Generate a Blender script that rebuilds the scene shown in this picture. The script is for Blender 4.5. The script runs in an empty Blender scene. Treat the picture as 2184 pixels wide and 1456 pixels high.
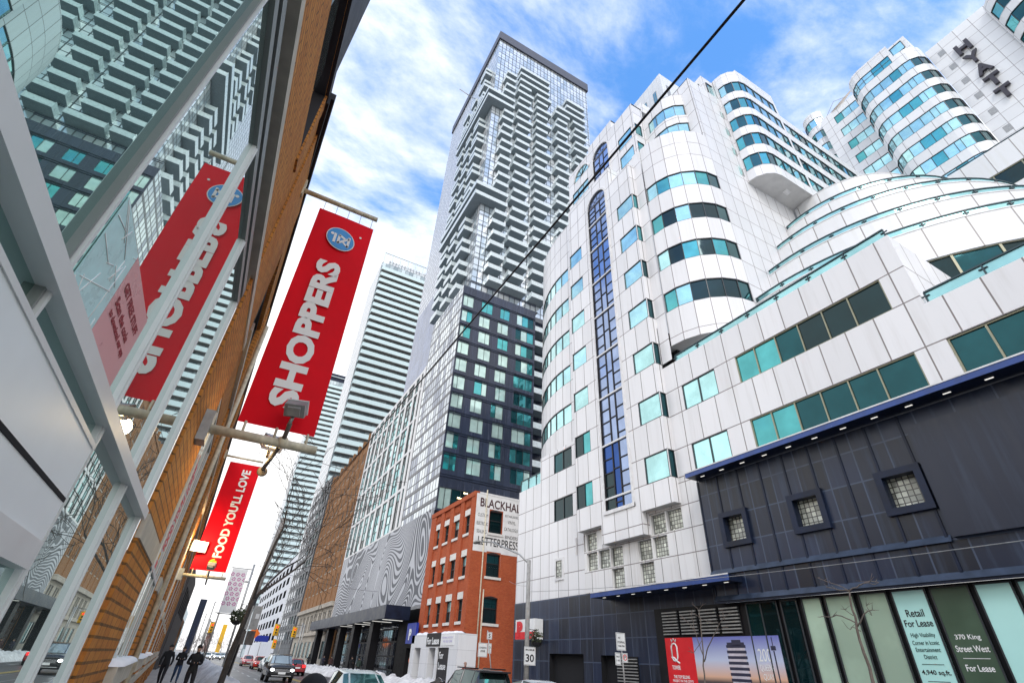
import bpy, bmesh, math, random
from mathutils import Vector, Matrix
R = math.radians
rnd = random.Random(7)
S = bpy.context.scene
COL = S.collection

# ------------------------------------------------------------ camera, sky, sun, exposure
def cam_axes(yaw, pit, rol):
    cy, sy, cp, sp, cr, sr = math.cos(yaw), math.sin(yaw), math.cos(pit), math.sin(pit), math.cos(rol), math.sin(rol)
    f = Vector((sy*cp, cy*cp, sp)); r = Vector((cy, -sy, 0)); u = r.cross(f)
    return cr*r + sr*u, -sr*r + cr*u, f
cr_, cu_, cf_ = cam_axes(R(27.3), R(33.7), R(3.08))
cd = bpy.data.cameras.new('camera'); co = bpy.data.objects.new('camera', cd); COL.objects.link(co)
co.matrix_world = Matrix(((cr_.x, cu_.x, -cf_.x, 0), (cr_.y, cu_.y, -cf_.y, 0), (cr_.z, cu_.z, -cf_.z, 1.75), (0, 0, 0, 1)))
cd.sensor_width = 36; cd.lens = 1038/2184*36; cd.clip_start = .02; cd.clip_end = 6000
S.camera = co

SUN_EL, SUN_AZ = 42, 212          # azimuth clockwise from +Y; the sun stands behind the camera, to the left
w = bpy.data.worlds.new('World'); S.world = w; w.use_nodes = True
nt = w.node_tree; nt.nodes.clear()
def WN(t, **k):
    n = nt.nodes.new(t)
    for a, b in k.items(): setattr(n, a, b)
    return n
sky = WN('ShaderNodeTexSky', sky_type='NISHITA', sun_disc=False, sun_elevation=R(SUN_EL), sun_rotation=R(SUN_AZ), air_density=1.0, dust_density=.4, ozone_density=2.5)
geo = WN('ShaderNodeTexCoord'); sep = WN('ShaderNodeSeparateXYZ'); nt.links.new(geo.outputs['Generated'], sep.inputs[0])
def WM(op, a, b=None, clamp=False):
    n = WN('ShaderNodeMath', operation=op, use_clamp=clamp)
    for i, v in enumerate((a, b)):
        if v is None: continue
        if isinstance(v, (int, float)): n.inputs[i].default_value = v
        else: nt.links.new(v, n.inputs[i])
    return n.outputs[0]
zz = WM('MAXIMUM', sep.outputs[2], .0); den = WM('ADD', zz, .22)
cmb = WN('ShaderNodeCombineXYZ'); nt.links.new(WM('DIVIDE', sep.outputs[0], den), cmb.inputs[0]); nt.links.new(WM('DIVIDE', sep.outputs[1], den), cmb.inputs[1])
mp = WN('ShaderNodeMapping'); nt.links.new(cmb.outputs[0], mp.inputs[0]); mp.inputs['Rotation'].default_value = (0, 0, R(35)); mp.inputs['Scale'].default_value = (1.0, 1.7, 1); mp.inputs['Location'].default_value = (.45, .2, 0)
n1 = WN('ShaderNodeTexNoise'); n1.inputs['Scale'].default_value = 1.9; n1.inputs['Detail'].default_value = 9; n1.inputs['Roughness'].default_value = .62; n1.inputs['Distortion'].default_value = .35; nt.links.new(mp.outputs[0], n1.inputs[0])
n2 = WN('ShaderNodeTexNoise'); n2.inputs['Scale'].default_value = 7; n2.inputs['Detail'].default_value = 6; n2.inputs['Roughness'].default_value = .65; nt.links.new(mp.outputs[0], n2.inputs[0])
cl = WM('ADD', WM('MULTIPLY', n1.outputs[0], .8), WM('MULTIPLY', n2.outputs[0], .2))
# low in the sky the cloud sheet closes up
low = WM('MULTIPLY', WM('SUBTRACT', .78, zz, True), .70)
mr = WN('ShaderNodeMapRange', interpolation_type='SMOOTHSTEP'); nt.links.new(WM('ADD', cl, low), mr.inputs[0]); mr.inputs[1].default_value = .38; mr.inputs[2].default_value = .70
mx = WN('ShaderNodeMix', data_type='RGBA'); nt.links.new(mr.outputs[0], mx.inputs[0])
hs = WN('ShaderNodeHueSaturation'); hs.inputs['Saturation'].default_value = 1.22; hs.inputs['Value'].default_value = 2.6; nt.links.new(sky.outputs[0], hs.inputs['Color'])
nt.links.new(hs.outputs[0], mx.inputs[6]); mx.inputs[7].default_value = (8.6, 8.6, 8.6, 1)
bg = WN('ShaderNodeBackground'); bg.inputs[1].default_value = .14; nt.links.new(mx.outputs[2], bg.inputs[0])
ow = WN('ShaderNodeOutputWorld'); nt.links.new(bg.outputs[0], ow.inputs[0])

sl = bpy.data.lights.new('sun', 'SUN'); sl.energy = 1.1; sl.angle = R(18); sl.color = (1, .96, .9)
so = bpy.data.objects.new('sun', sl); COL.objects.link(so)
so.rotation_euler = (R(90-SUN_EL), 0, R(180-SUN_AZ))
sd = Vector((math.sin(R(SUN_AZ))*math.cos(R(SUN_EL)), math.cos(R(SUN_AZ))*math.cos(R(SUN_EL)), math.sin(R(SUN_EL))))
so.rotation_euler = sd.to_track_quat('Z', 'Y').to_euler(); so.location = (-30, -40, 60)
S.view_settings.view_transform = 'Standard'; S.view_settings.look = 'None'; S.view_settings.gamma = 1; S.view_settings.exposure = .35
S.cycles.max_bounces = 8; S.cycles.glossy_bounces = 4

# ------------------------------------------------------------ materials
def newmat(name):
    m = bpy.data.materials.new(name); m.use_nodes = True
    return m, m.node_tree, m.node_tree.nodes['Principled BSDF']
class NB:
    def __init__(s, nt): s.nt = nt
    def n(s, t, **k):
        n = s.nt.nodes.new(t)
        for a, b in k.items(): setattr(n, a, b)
        return n
    def put(s, sock, v):
        if isinstance(v, bpy.types.NodeSocket): s.nt.links.new(v, sock)
        else: sock.default_value = v
    def m(s, op, a, b=None, c=None, clamp=False):
        n = s.n('ShaderNodeMath', operation=op, use_clamp=clamp)
        for i, v in enumerate((a, b, c)):
            if v is not None: s.put(n.inputs[i], v)
        return n.outputs[0]
    def mix(s, f, a, b, blend='MIX'):
        n = s.n('ShaderNodeMix', data_type='RGBA', blend_type=blend)
        s.put(n.inputs[0], f); s.put(n.inputs[6], a if isinstance(a, bpy.types.NodeSocket) else (*a, 1)); s.put(n.inputs[7], b if isinstance(b, bpy.types.NodeSocket) else (*b, 1))
        return n.outputs[2]
    def noise(s, vec, scale, detail=4, rough=.55, dist=0):
        n = s.n('ShaderNodeTexNoise'); s.put(n.inputs['Vector'], vec); n.inputs['Scale'].default_value = scale; n.inputs['Detail'].default_value = detail
        n.inputs['Roughness'].default_value = rough; n.inputs['Distortion'].default_value = dist
        return n.outputs[0]
    def scale(s, vec, sc):
        n = s.n('ShaderNodeVectorMath', operation='MULTIPLY'); s.put(n.inputs[0], vec); n.inputs[1].default_value = sc; return n.outputs[0]
    def rng(s, v, a, b, c=0, d=1):
        n = s.n('ShaderNodeMapRange'); s.put(n.inputs[0], v)
        for i, x in enumerate((a, b, c, d)): n.inputs[1+i].default_value = x
        return n.outputs[0]
    def uv(s):
        n = s.n('ShaderNodeUVMap'); n.uv_map = 'UVMap'; sx = s.n('ShaderNodeSeparateXYZ'); s.put(sx.inputs[0], n.outputs[0]); return n.outputs[0], sx.outputs[0], sx.outputs[1]
    def pos(s): return s.n('ShaderNodeNewGeometry').outputs['Position']
    def bump(s, h, strength, dist=.02):
        n = s.n('ShaderNodeBump'); s.put(n.inputs['Height'], h); n.inputs['Strength'].default_value = strength; n.inputs['Distance'].default_value = dist; return n.outputs[0]
    def line(s, x, per, off, wd):      # 1 on the joint lines of a repeat
        f = s.m('FRACT', s.m('DIVIDE', s.m('SUBTRACT', x, off), per)); d = s.m('MINIMUM', f, s.m('SUBTRACT', 1, f))
        return s.m('LESS_THAN', d, wd/2/per)

def plain(name, col, rough=.6, metal=0, spec=.5, var=.12, vs=3.0, emit=0, bump=0):
    m, nt, b = newmat(name); q = NB(nt)
    if var:
        f = q.noise(q.pos(), vs, 5); c = q.mix(q.rng(f, .3, .7), tuple(max(0, x*(1-var)) for x in col), tuple(min(1, x*(1+var)) for x in col)); q.put(b.inputs['Base Color'], c)
        q.put(b.inputs['Roughness'], q.rng(f, .3, .7, max(0, rough-.06), min(1, rough+.06)))
        if bump: q.put(b.inputs['Normal'], q.bump(q.noise(q.pos(), vs*4, 6), bump))
    else:
        b.inputs['Base Color'].default_value = (*col, 1); b.inputs['Roughness'].default_value = rough
    b.inputs['Metallic'].default_value = metal; b.inputs['Specular IOR Level'].default_value = spec
    if emit: b.inputs['Emission Color'].default_value = (*col, 1); b.inputs['Emission Strength'].default_value = emit
    return m

def panels(name, col, joint, pu, ou, vl, wd=.03, rough=.45, var=.05, streak=.1, streakcol=None, jb=.25, spec=.5, wu=None):
    """Cladding: joint lines at u = ou + k pu and at every (period, offset) of vl, each panel a little different, rain streaks or painted-in sheen."""
    m, nt, b = newmat(name); q = NB(nt); uv, u, v = q.uv()
    msk = q.line(u, pu, ou, wu or wd)
    for per, off in vl: msk = q.m('MAXIMUM', msk, q.line(v, per, off, wd))
    ids = q.n('ShaderNodeCombineXYZ'); q.put(ids.inputs[0], q.m('FLOOR', q.m('DIVIDE', q.m('SUBTRACT', u, ou), pu))); q.put(ids.inputs[1], q.m('FLOOR', q.m('DIVIDE', q.m('SUBTRACT', v, vl[0][1]), vl[0][0])))
    wn = q.n('ShaderNodeTexWhiteNoise', noise_dimensions='2D'); q.put(wn.inputs['Vector'], ids.outputs[0])
    base = q.mix(wn.outputs['Value'], tuple(x*(1-var) for x in col), tuple(min(1, x*(1+var)) for x in col))
    st = q.noise(q.scale(q.pos(), (2.2, 2.2, .16)), 1.6, 6, .6)
    sc = streakcol or tuple(x*.6 for x in col)
    base = q.mix(q.m('MULTIPLY', q.rng(st, .5, .78), streak*3, clamp=True), base, sc)
    c = q.mix(msk, base, joint); q.put(b.inputs['Base Color'], c)
    q.put(b.inputs['Roughness'], q.rng(st, .3, .7, rough-.08, rough+.1)); b.inputs['Specular IOR Level'].default_value = spec
    q.put(b.inputs['Normal'], q.bump(q.m('SUBTRACT', 1, msk), jb, .02))
    return m

def brick(name, c1, c2, mortar, bw=.22, bh=.075, ms=.012, rough=.85, big=.25, bump=.4):
    m, nt, b = newmat(name); q = NB(nt); uv, u, v = q.uv()
    t = q.n('ShaderNodeTexBrick'); q.put(t.inputs['Vector'], uv); t.inputs['Scale'].default_value = 1; t.inputs['Brick Width'].default_value = bw; t.inputs['Row Height'].default_value = bh; t.inputs['Mortar Size'].default_value = ms
    t.inputs['Color1'].default_value = (*c1, 1); t.inputs['Color2'].default_value = (*c2, 1); t.inputs['Mortar'].default_value = (*mortar, 1); t.inputs['Bias'].default_value = -.1
    n = q.noise(q.pos(), 1.1, 6, .65); n2 = q.noise(q.pos(), 14, 4)
    c = q.mix(q.rng(n, .3, .72, 0, big), t.outputs['Color'], tuple(x*.35 for x in c1)); c = q.mix(q.rng(n2, .35, .7, 0, .3), c, tuple(min(1, x*1.35) for x in c2))
    q.put(b.inputs['Base Color'], c); b.inputs['Roughness'].default_value = rough; b.inputs['Specular IOR Level'].default_value = .25
    q.put(b.inputs['Normal'], q.bump(q.m('ADD', q.m('SUBTRACT', 1, t.outputs['Fac']), q.m('MULTIPLY', n2, .3)), bump, .01))
    return m

def glass(name, col, metal=.85, rough=.03, wav=.012, tint2=None):
    m, nt, b = newmat(name); q = NB(nt)
    n = q.noise(q.pos(), .9, 3)
    oi = q.n('ShaderNodeObjectInfo').outputs['Random']; n = q.m('ADD', q.m('MULTIPLY', n, .75), q.m('MULTIPLY', oi, .25))
    q.put(b.inputs['Base Color'], q.mix(q.rng(n, .35, .65), col, tint2 or tuple(x*.72 for x in col)))
    b.inputs['Metallic'].default_value = metal; b.inputs['Roughness'].default_value = rough; b.inputs['Specular IOR Level'].default_value = .6
    q.put(b.inputs['Normal'], q.bump(q.noise(q.pos(), .7, 2), wav*8, .05))
    return m

def curtain(name, pane, pane2, frame, pu, vl, wd=.07, ou=0, metal=.8, rough=.05, spl=None, splcol=(.05, .06, .09)):
    """Curtain wall: dark mullions over reflecting panes of two tints, an opaque spandrel band per floor."""
    m, nt, b = newmat(name); q = NB(nt); uv, u, v = q.uv()
    msk = q.line(u, pu, ou, wd)
    for per, off in vl: msk = q.m('MAXIMUM', msk, q.line(v, per, off, wd))
    ids = q.n('ShaderNodeCombineXYZ'); q.put(ids.inputs[0], q.m('FLOOR', q.m('DIVIDE', q.m('SUBTRACT', u, ou), pu))); q.put(ids.inputs[1], q.m('FLOOR', q.m('DIVIDE', q.m('SUBTRACT', v, vl[0][1]), vl[0][0])))
    wn = q.n('ShaderNodeTexWhiteNoise', noise_dimensions='2D'); q.put(wn.inputs['Vector'], ids.outputs[0])
    c = q.mix(q.rng(wn.outputs['Value'], .25, .8), pane, pane2)
    if spl:
        f = q.m('FRACT', q.m('DIVIDE', q.m('SUBTRACT', v, vl[0][1]), vl[0][0])); c = q.mix(q.m('LESS_THAN', f, spl), c, splcol)
    c = q.mix(msk, c, frame); q.put(b.inputs['Base Color'], c)
    q.put(b.inputs['Metallic'], q.m('MULTIPLY', q.m('SUBTRACT', 1, msk), metal)); q.put(b.inputs['Roughness'], q.m('ADD', q.m('MULTIPLY', msk, .4), rough))
    q.put(b.inputs['Normal'], q.bump(q.noise(q.pos(), .5, 2), .08, .05))
    return m

M = {}
FL = 3.45
M['white'] = panels('white_cladding', (.78, .77, .77), (.22, .19, .18), 1.13, .12, [(FL, 10.38), (FL, 11.87)], .05, .4, .055, .10, (.52, .49, .45))
M['white_low'] = panels('white_cladding_low', (.76, .75, .74), (.22, .19, .18), 1.165, .05, [(1.125, 5.56)], .045, .4, .05, .2, (.45, .41, .37))
M['white_flat'] = panels('white_cladding_flat', (.74, .74, .75), (.22, .18, .18), 1.17, 23.35, [(FL, 10.38), (FL, 11.87)], .045, .4, .05, .10, (.54, .51, .47))
M['white_arc'] = panels('white_cladding_arc', (.78, .77, .77), (.24, .20, .20), .955, 0, [(FL, 10.38), (FL, 11.87)], .045, .4, .05, .09, (.54, .51, .47))
M['white_drum'] = panels('white_cladding_drum', (.78, .78, .78), (.30, .27, .25), 1.72, .3, [(400, -50)], .06, .4, .03, .1, (.62, .6, .5))
M['white_hotel'] = panels('white_cladding_hotel', (.78, .78, .79), (.40, .37, .37), 1.1, 0, [(2.68, 35.5), (2.68, 37.1)], .035, .4, .03, .04)
M['white_tower'] = panels('white_cladding_tower', (.76, .77, .78), (.36, .34, .34), 1.35, .2, [(1.34, 47.3)], .05, .4, .04, .03)
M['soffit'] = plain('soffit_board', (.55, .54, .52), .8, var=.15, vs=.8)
M['trim'] = plain('white_trim', (.72, .71, .70), .5)
M['navy'] = panels('navy_cladding', (.0060, .0125, .034), (.045, .065, .11), 1.13, .04, [(1.125, 5.53)], .05, .36, .55, .16, (.06, .09, .15), .32, .5)  # paler streaks put the cladding's sheen into its colour
M['navy_plain'] = plain('navy_metal', (.008, .014, .034), .42, 0, .3, var=.4, vs=1.2)
M['blue_edge'] = plain('blue_fascia', (.02, .06, .24), .35, var=.2)
M['black'] = plain('black_metal', (.006, .006, .008), .5, 0, .25, var=.3)
M['dark'] = plain('dark_recess', (.006, .006, .008), .9, var=0)
M['frame'] = plain('dark_window_frame', (.03, .035, .04), .4, var=0)
M['goldframe'] = plain('bronze_mullion', (.30, .29, .2), .4, .3, var=.1)
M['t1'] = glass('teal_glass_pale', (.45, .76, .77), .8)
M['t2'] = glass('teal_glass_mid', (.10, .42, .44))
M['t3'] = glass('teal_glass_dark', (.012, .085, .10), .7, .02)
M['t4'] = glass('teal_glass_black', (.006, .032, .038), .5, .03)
M['t5'] = plain('dim_window_glass', (.010, .012, .014), .35, 0, .25, var=.3)
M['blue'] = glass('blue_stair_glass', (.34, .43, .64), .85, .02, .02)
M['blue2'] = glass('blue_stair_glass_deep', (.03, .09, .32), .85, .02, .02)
M['rail'] = glass('rail_glass', (.34, .66, .68), .55, .22)
M['railtop'] = plain('dark_handrail', (.02, .05, .06), .4, var=0)
M['interior'] = plain('warm_interior', (.10, .11, .09), .9, var=.5, vs=.5)
M['lamp'] = plain('lamp_lens', (1, .97, .9), .5, var=0, emit=.8)
M['lampw'] = plain('warm_lamp', (1, .78, .38), .5, var=0, emit=7)
M['letters'] = plain('charcoal_letters', (.035, .03, .04), .5, var=.2)
M['bk'] = plain('black_paint', (.012, .010, .012), .6, var=.2)
M['maroon'] = plain('maroon_paint', (.05, .008, .012), .7, var=.3)
M['wt'] = plain('white_paint', (.82, .82, .80), .6, var=.04)
M['wtb'] = plain('white_print', (.90, .89, .85), .6, 0, .2, var=.02)
M['txtteal'] = plain('dark_green_print', (.03, .07, .06), .6, var=0)
M['red'] = plain('red_vinyl', (.80, .004, .014), .6, 0, .12, var=.10, vs=1.1, bump=.35)
M['redp'] = plain('red_print', (.70, .012, .02), .4, var=.05)
M['bluep'] = plain('blue_print', (.03, .28, .66), .4, var=.05)
M['blues'] = plain('blue_sign', (.008, .03, .30), .4, var=.1)
M['yellow'] = plain('yellow_paint', (.75, .42, .01), .5, var=.1)
M['orange'] = plain('orange_sign', (.8, .16, .01), .5, var=.1)
M['cream'] = plain('cream_painted_pipe', (.62, .55, .40), .5, var=.25, vs=9)
M['steel'] = plain('galvanised_steel', (.34, .34, .33), .45, .5, var=.2, vs=8)
M['concrete'] = plain('concrete_pole', (.32, .31, .29), .85, var=.25, vs=6)
M['wood'] = plain('weathered_wood', (.13, .11, .095), .9, var=.3, vs=8)
M['bark'] = plain('tree_bark', (.05, .042, .036), .95, var=.35, vs=10, bump=.4)
M['twig'] = plain('pale_twig', (.15, .12, .10), .9, var=.3, vs=10)
M['leaf'] = plain('dry_leaves', (.06, .07, .03), .9, var=.6, vs=12)
M['snow'] = plain('dirty_snow', (.62, .60, .57), .85, var=.25, vs=2.5, bump=.6)
M['snowc'] = plain('clean_snow', (.80, .81, .83), .8, var=.06, vs=4, bump=.4)
M['rubber'] = plain('tyre_rubber', (.015, .015, .015), .8, var=.2)
M['rim'] = plain('alloy_rim', (.45, .45, .46), .35, .8, var=.1)
M['carglass'] = glass('car_glass', (.05, .09, .09), .75, .03)
M['carglass2'] = glass('windscreen_green', (.09, .26, .24), .7, .03, .05, (.02, .06, .06))
M['head'] = plain('headlight_lens', (.95, .97, 1), .2, var=0, emit=5)
M['tail'] = plain('tail_light', (.9, .02, .02), .3, var=0, emit=1.5)
M['chrome'] = plain('chrome', (.6, .6, .62), .2, .9, var=0)
def paint(name, col, metal=.3): 
    m = plain(name, col, .25, metal, var=.06, vs=2); m.node_tree.nodes['Principled BSDF'].inputs['Coat Weight'].default_value = .6; return m

# ------------------------------------------------------------ mesh helpers
def ploc(o):
    v = Vector((0,0,0))
    while o: v += o.location; o = o.parent
    return v
class MB:
    """Collects faces, then links them as ONE mesh object. UVs are metres along the wall and up."""
    def __init__(s): s.v = []; s.f = []; s.m = []; s.uv = []; s.sm = []; s.mats = []
    def mi(s, mat):
        if mat not in s.mats: s.mats.append(mat)
        return s.mats.index(mat)
    def face(s, pts, mat, uv=None, smooth=False):
        pts = [Vector(p) for p in pts]; i = len(s.v); s.v += pts; s.f.append(tuple(range(i, i+len(pts)))); s.m.append(s.mi(mat)); s.sm.append(smooth)
        if uv is None:
            n = (pts[1]-pts[0]).cross(pts[2]-pts[0]); a = [abs(x) for x in n]
            if a[2] > max(a[0], a[1]): uv = [(p.x, p.y) for p in pts]
            elif a[0] > a[1]: uv = [(p.y, p.z) for p in pts]
            else: uv = [(p.x, p.z) for p in pts]
        s.uv.append(uv)
    def box(s, x0, x1, y0, y1, z0, z1, mat, skip=''):
        P = [(x0,y0,z0),(x1,y0,z0),(x1,y1,z0),(x0,y1,z0),(x0,y0,z1),(x1,y0,z1),(x1,y1,z1),(x0,y1,z1)]
        for k, f in (('-z',(3,2,1,0)),('+z',(4,5,6,7)),('-y',(0,1,5,4)),('+x',(1,2,6,5)),('+y',(2,3,7,6)),('-x',(3,0,4,7))):
            if k not in skip: s.face([P[i] for i in f], mat)
    def prism(s, poly, z0, z1, mat, side=None, top=True, bottom=True):
        n = len(poly)
        for i in range(n):
            a, b = poly[i], poly[(i+1) % n]; s.face([(*a, z0), (*b, z0), (*b, z1), (*a, z1)], side or mat)
        if top: s.face([(*p, z1) for p in poly], mat)
        if bottom: s.face([(*p, z0) for p in reversed(poly)], mat)
    def tube(s, pts, r, mat, n=8, cap=True, smooth=True):
        pts = [Vector(p) for p in pts]; rs = r if isinstance(r, (list, tuple)) else [r]*len(pts); rings = []; ax = None
        for i, p in enumerate(pts):
            d = (pts[min(i+1, len(pts)-1)]-pts[max(i-1, 0)]).normalized()
            if ax is None or abs(ax.dot(d)) > .95: ax = d.orthogonal().normalized()
            ax = (ax - d*ax.dot(d)).normalized(); b = d.cross(ax)
            rings.append([p+(ax*math.cos(2*math.pi*k/n)+b*math.sin(2*math.pi*k/n))*rs[i] for k in range(n)])
        for A, B in zip(rings, rings[1:]):
            for k in range(n): s.face([A[k], A[(k+1) % n], B[(k+1) % n], B[k]], mat, smooth=smooth)
        if cap: s.face(rings[0][::-1], mat); s.face(rings[-1], mat)
    def sphere(s, c, r, mat, nu=12, nv=8, sc=(1,1,1), v0=0., v1=1.):
        c = Vector(c)
        def P(i, j):
            t = math.pi*(v0+(v1-v0)*j/nv); a = 2*math.pi*i/nu; return c+Vector((r*sc[0]*math.sin(t)*math.cos(a), r*sc[1]*math.sin(t)*math.sin(a), r*sc[2]*math.cos(t)))
        for j in range(nv):
            for i in range(nu): s.face([P(i,j), P(i,j+1), P(i+1,j+1), P(i+1,j)], mat, smooth=True)
    def build(s, name, parent=None, weld=True, **props):
        me = bpy.data.meshes.new(name); me.from_pydata([tuple(v) for v in s.v], [], s.f)
        for m in s.mats: me.materials.append(m)
        me.polygons.foreach_set('material_index', s.m); me.polygons.foreach_set('use_smooth', s.sm)
        ul = me.uv_layers.new(name='UVMap'); ul.data.foreach_set('uv', [c for f in s.uv for p in f for c in p])
        if weld:
            bm = bmesh.new(); bm.from_mesh(me); bmesh.ops.remove_doubles(bm, verts=bm.verts, dist=.0005); bm.to_mesh(me); bm.free()
        if parent: me.transform(Matrix.Translation(-ploc(parent)))
        me.update(); o = bpy.data.objects.new(name, me); COL.objects.link(o)
        if parent: o.parent = parent
        for k, v in props.items(): o[k] = v
        return o
def relocate(o, loc):       # move an object's origin to loc, keeping its shape where it is
    o.data.transform(Matrix.Translation(-Vector(loc))); o.location = loc
def thing(name, label, cat, loc=(0,0,0), group=None, rz=0):
    o = bpy.data.objects.new(name, None); COL.objects.link(o); o.location = loc; o.rotation_euler.z = rz; o['label'] = label; o['category'] = cat; o.empty_display_size = .3
    if group: o['group'] = group
    return o
def tag(o, label, cat, group=None):
    o['label'] = label; o['category'] = cat
    if group: o['group'] = group
    return o
def kids(o): return [c for c in COL.objects if c.parent == o]
def dup(o, loc=None, parent=None, label=None, rz=None):
    c = o.copy(); COL.objects.link(c)
    if parent: c.parent = parent
    if loc is not None: c.location = loc
    if rz is not None: c.rotation_euler.z = rz
    if label: c['label'] = label
    for k in kids(o): dup(k, parent=c)
    return c
# facades: P(u, v, d) -> point; u metres along, v height, d metres into the wall
def PX(X): return lambda u, v, d: (X+d, u, v)          # faces the street (-X)
def PXr(X): return lambda u, v, d: (X-d, u, v)         # faces +X
def PY(Y): return lambda u, v, d: (u, Y+d, v)          # faces -Y, towards the camera
def PARC(cx, cy, Rr, a0, sg): return lambda u, v, d: (cx+(Rr-d)*math.cos(a0+sg*u/Rr), cy+(Rr-d)*math.sin(a0+sg*u/Rr), v)
def cuts(a, b, st):
    n = max(1, round((b-a)/st)); return [a+(b-a)*i/n for i in range(n+1)]
def wall(mb, P, u0, u1, v0, v1, mat, holes=(), depth=.12, reveal=None, uc=()):
    holes = [h for h in holes if h[1] > u0 and h[0] < u1 and h[3] > v0 and h[2] < v1]
    us = sorted({round(x, 4) for x in (u0, u1, *uc, *(h[0] for h in holes), *(h[1] for h in holes)) if u0-1e-6 <= x <= u1+1e-6})
    vs = sorted({round(x, 4) for x in (v0, v1, *(h[2] for h in holes), *(h[3] for h in holes)) if v0-1e-6 <= x <= v1+1e-6})
    for a, b in zip(us, us[1:]):
        for c, d in zip(vs, vs[1:]):
            mu, mv = (a+b)/2, (c+d)/2
            if any(h[0] < mu < h[1] and h[2] < mv < h[3] for h in holes): continue
            mb.face([P(a,c,0), P(b,c,0), P(b,d,0), P(a,d,0)], mat, [(a,c),(b,c),(b,d),(a,d)])
    for a, b, c, d in holes:
        rv = reveal or mat; seg = [x for x in us if a-1e-6 <= x <= b+1e-6]
        for x, y in zip(seg, seg[1:]):
            mb.face([P(x,c,0), P(x,c,depth), P(y,c,depth), P(y,c,0)], rv); mb.face([P(x,d,0), P(y,d,0), P(y,d,depth), P(x,d,depth)], rv)
        mb.face([P(a,c,0), P(a,d,0), P(a,d,depth), P(a,c,depth)], rv); mb.face([P(b,c,0), P(b,c,depth), P(b,d,depth), P(b,d,0)], rv)
def bar(mb, P, a, b, c, d, d0, d1, mat):
    p = [P(a,c,d0),P(b,c,d0),P(b,d,d0),P(a,d,d0),P(a,c,d1),P(b,c,d1),P(b,d,d1),P(a,d,d1)]
    for f in ((0,1,2,3),(7,6,5,4),(0,4,5,1),(1,5,6,2),(2,6,7,3),(3,7,4,0)): mb.face([p[i] for i in f], mat)
def pane(mb, P, a, b, c, d, dep, mat): mb.face([P(a,c,dep),P(b,c,dep),P(b,d,dep),P(a,d,dep)], mat)
def window(P, h, parent, glasses, us=None, vs=None, fw=.05, fd=.06, dep=.09, fm=None, name='window', us_fw=None):
    """One window as one mesh: glass panes behind a frame with bars at us and vs."""
    a, b, c, d = h; mb = MB(); fm = fm or M['frame']; us = us or [a, b]; vs = vs or [c, d]; k = 0
    for x, y in zip(us, us[1:]):
        for e, f in zip(vs, vs[1:]):
            g = glasses[k % len(glasses)] if isinstance(glasses, (list, tuple)) else glasses; pane(mb, P, x, y, e, f, dep, g); k += 1
    for i, x in enumerate(us):
        w0 = us_fw or fw
        l, r = (x, x+fw) if i == 0 else ((x-fw, x) if i == len(us)-1 else (x-w0/2, x+w0/2)); bar(mb, P, l, r, c, d, dep-fd, dep-.004, fm)
    for x, y in zip(us, us[1:]):
        for i, e in enumerate(vs):
            l, r = (e, e+fw) if i == 0 else ((e-fw, e) if i == len(vs)-1 else (e-fw/2, e+fw/2)); bar(mb, P, x, y, l, r, dep-fd+.002, dep-.005, fm)
    return mb.build(name, parent)
def text(body, P0, u, v, wd, ht, mat, name='lettering', parent=None, bold=.0, ex=.01, spacing=1.0, shear=0):
    """Letters fitted to a wd x ht box whose lower left corner is P0, u along the line, v up."""
    c = bpy.data.curves.new(name, 'FONT'); c.body = body; c.size = 1; c.offset = bold; c.extrude = 0; c.space_character = spacing; c.shear = shear; c.resolution_u = 3; c.align_x = 'CENTER'
    t = bpy.data.objects.new(name, c); COL.objects.link(t); dg = bpy.context.evaluated_depsgraph_get(); me = bpy.data.meshes.new_from_object(t.evaluated_get(dg)); bpy.data.objects.remove(t); bpy.data.curves.remove(c)
    xs = [p.co.x for p in me.vertices]; ys = [p.co.y for p in me.vertices]; x0, x1, y0, y1 = min(xs), max(xs), min(ys), max(ys)
    u, v = Vector(u).normalized(), Vector(v).normalized(); n = u.cross(v); P0 = Vector(P0)
    for p in me.vertices: p.co = P0+u*((p.co.x-x0)/(x1-x0)*wd)+v*((p.co.y-y0)/(y1-y0)*ht)
    if ex:
        bm = bmesh.new(); bm.from_mesh(me); r = bmesh.ops.extrude_face_region(bm, geom=bm.faces[:]); bmesh.ops.translate(bm, vec=n*ex, verts=[g for g in r['geom'] if isinstance(g, bmesh.types.BMVert)]); bm.to_mesh(me); bm.free()
    me.materials.clear(); me.materials.append(mat); me.polygons.foreach_set('use_smooth', [False]*len(me.polygons))
    if parent: me.transform(Matrix.Translation(-ploc(parent)))
    me.update()
    o = bpy.data.objects.new(name, me); COL.objects.link(o)
    if parent: o.parent = parent
    return o
LX = dict(u=(0,-1,0), v=(0,0,1))      # reading direction on a wall that faces the street (-X)
LY = dict(u=(1,0,0), v=(0,0,1))       # on a wall that faces the camera (-Y)

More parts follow.
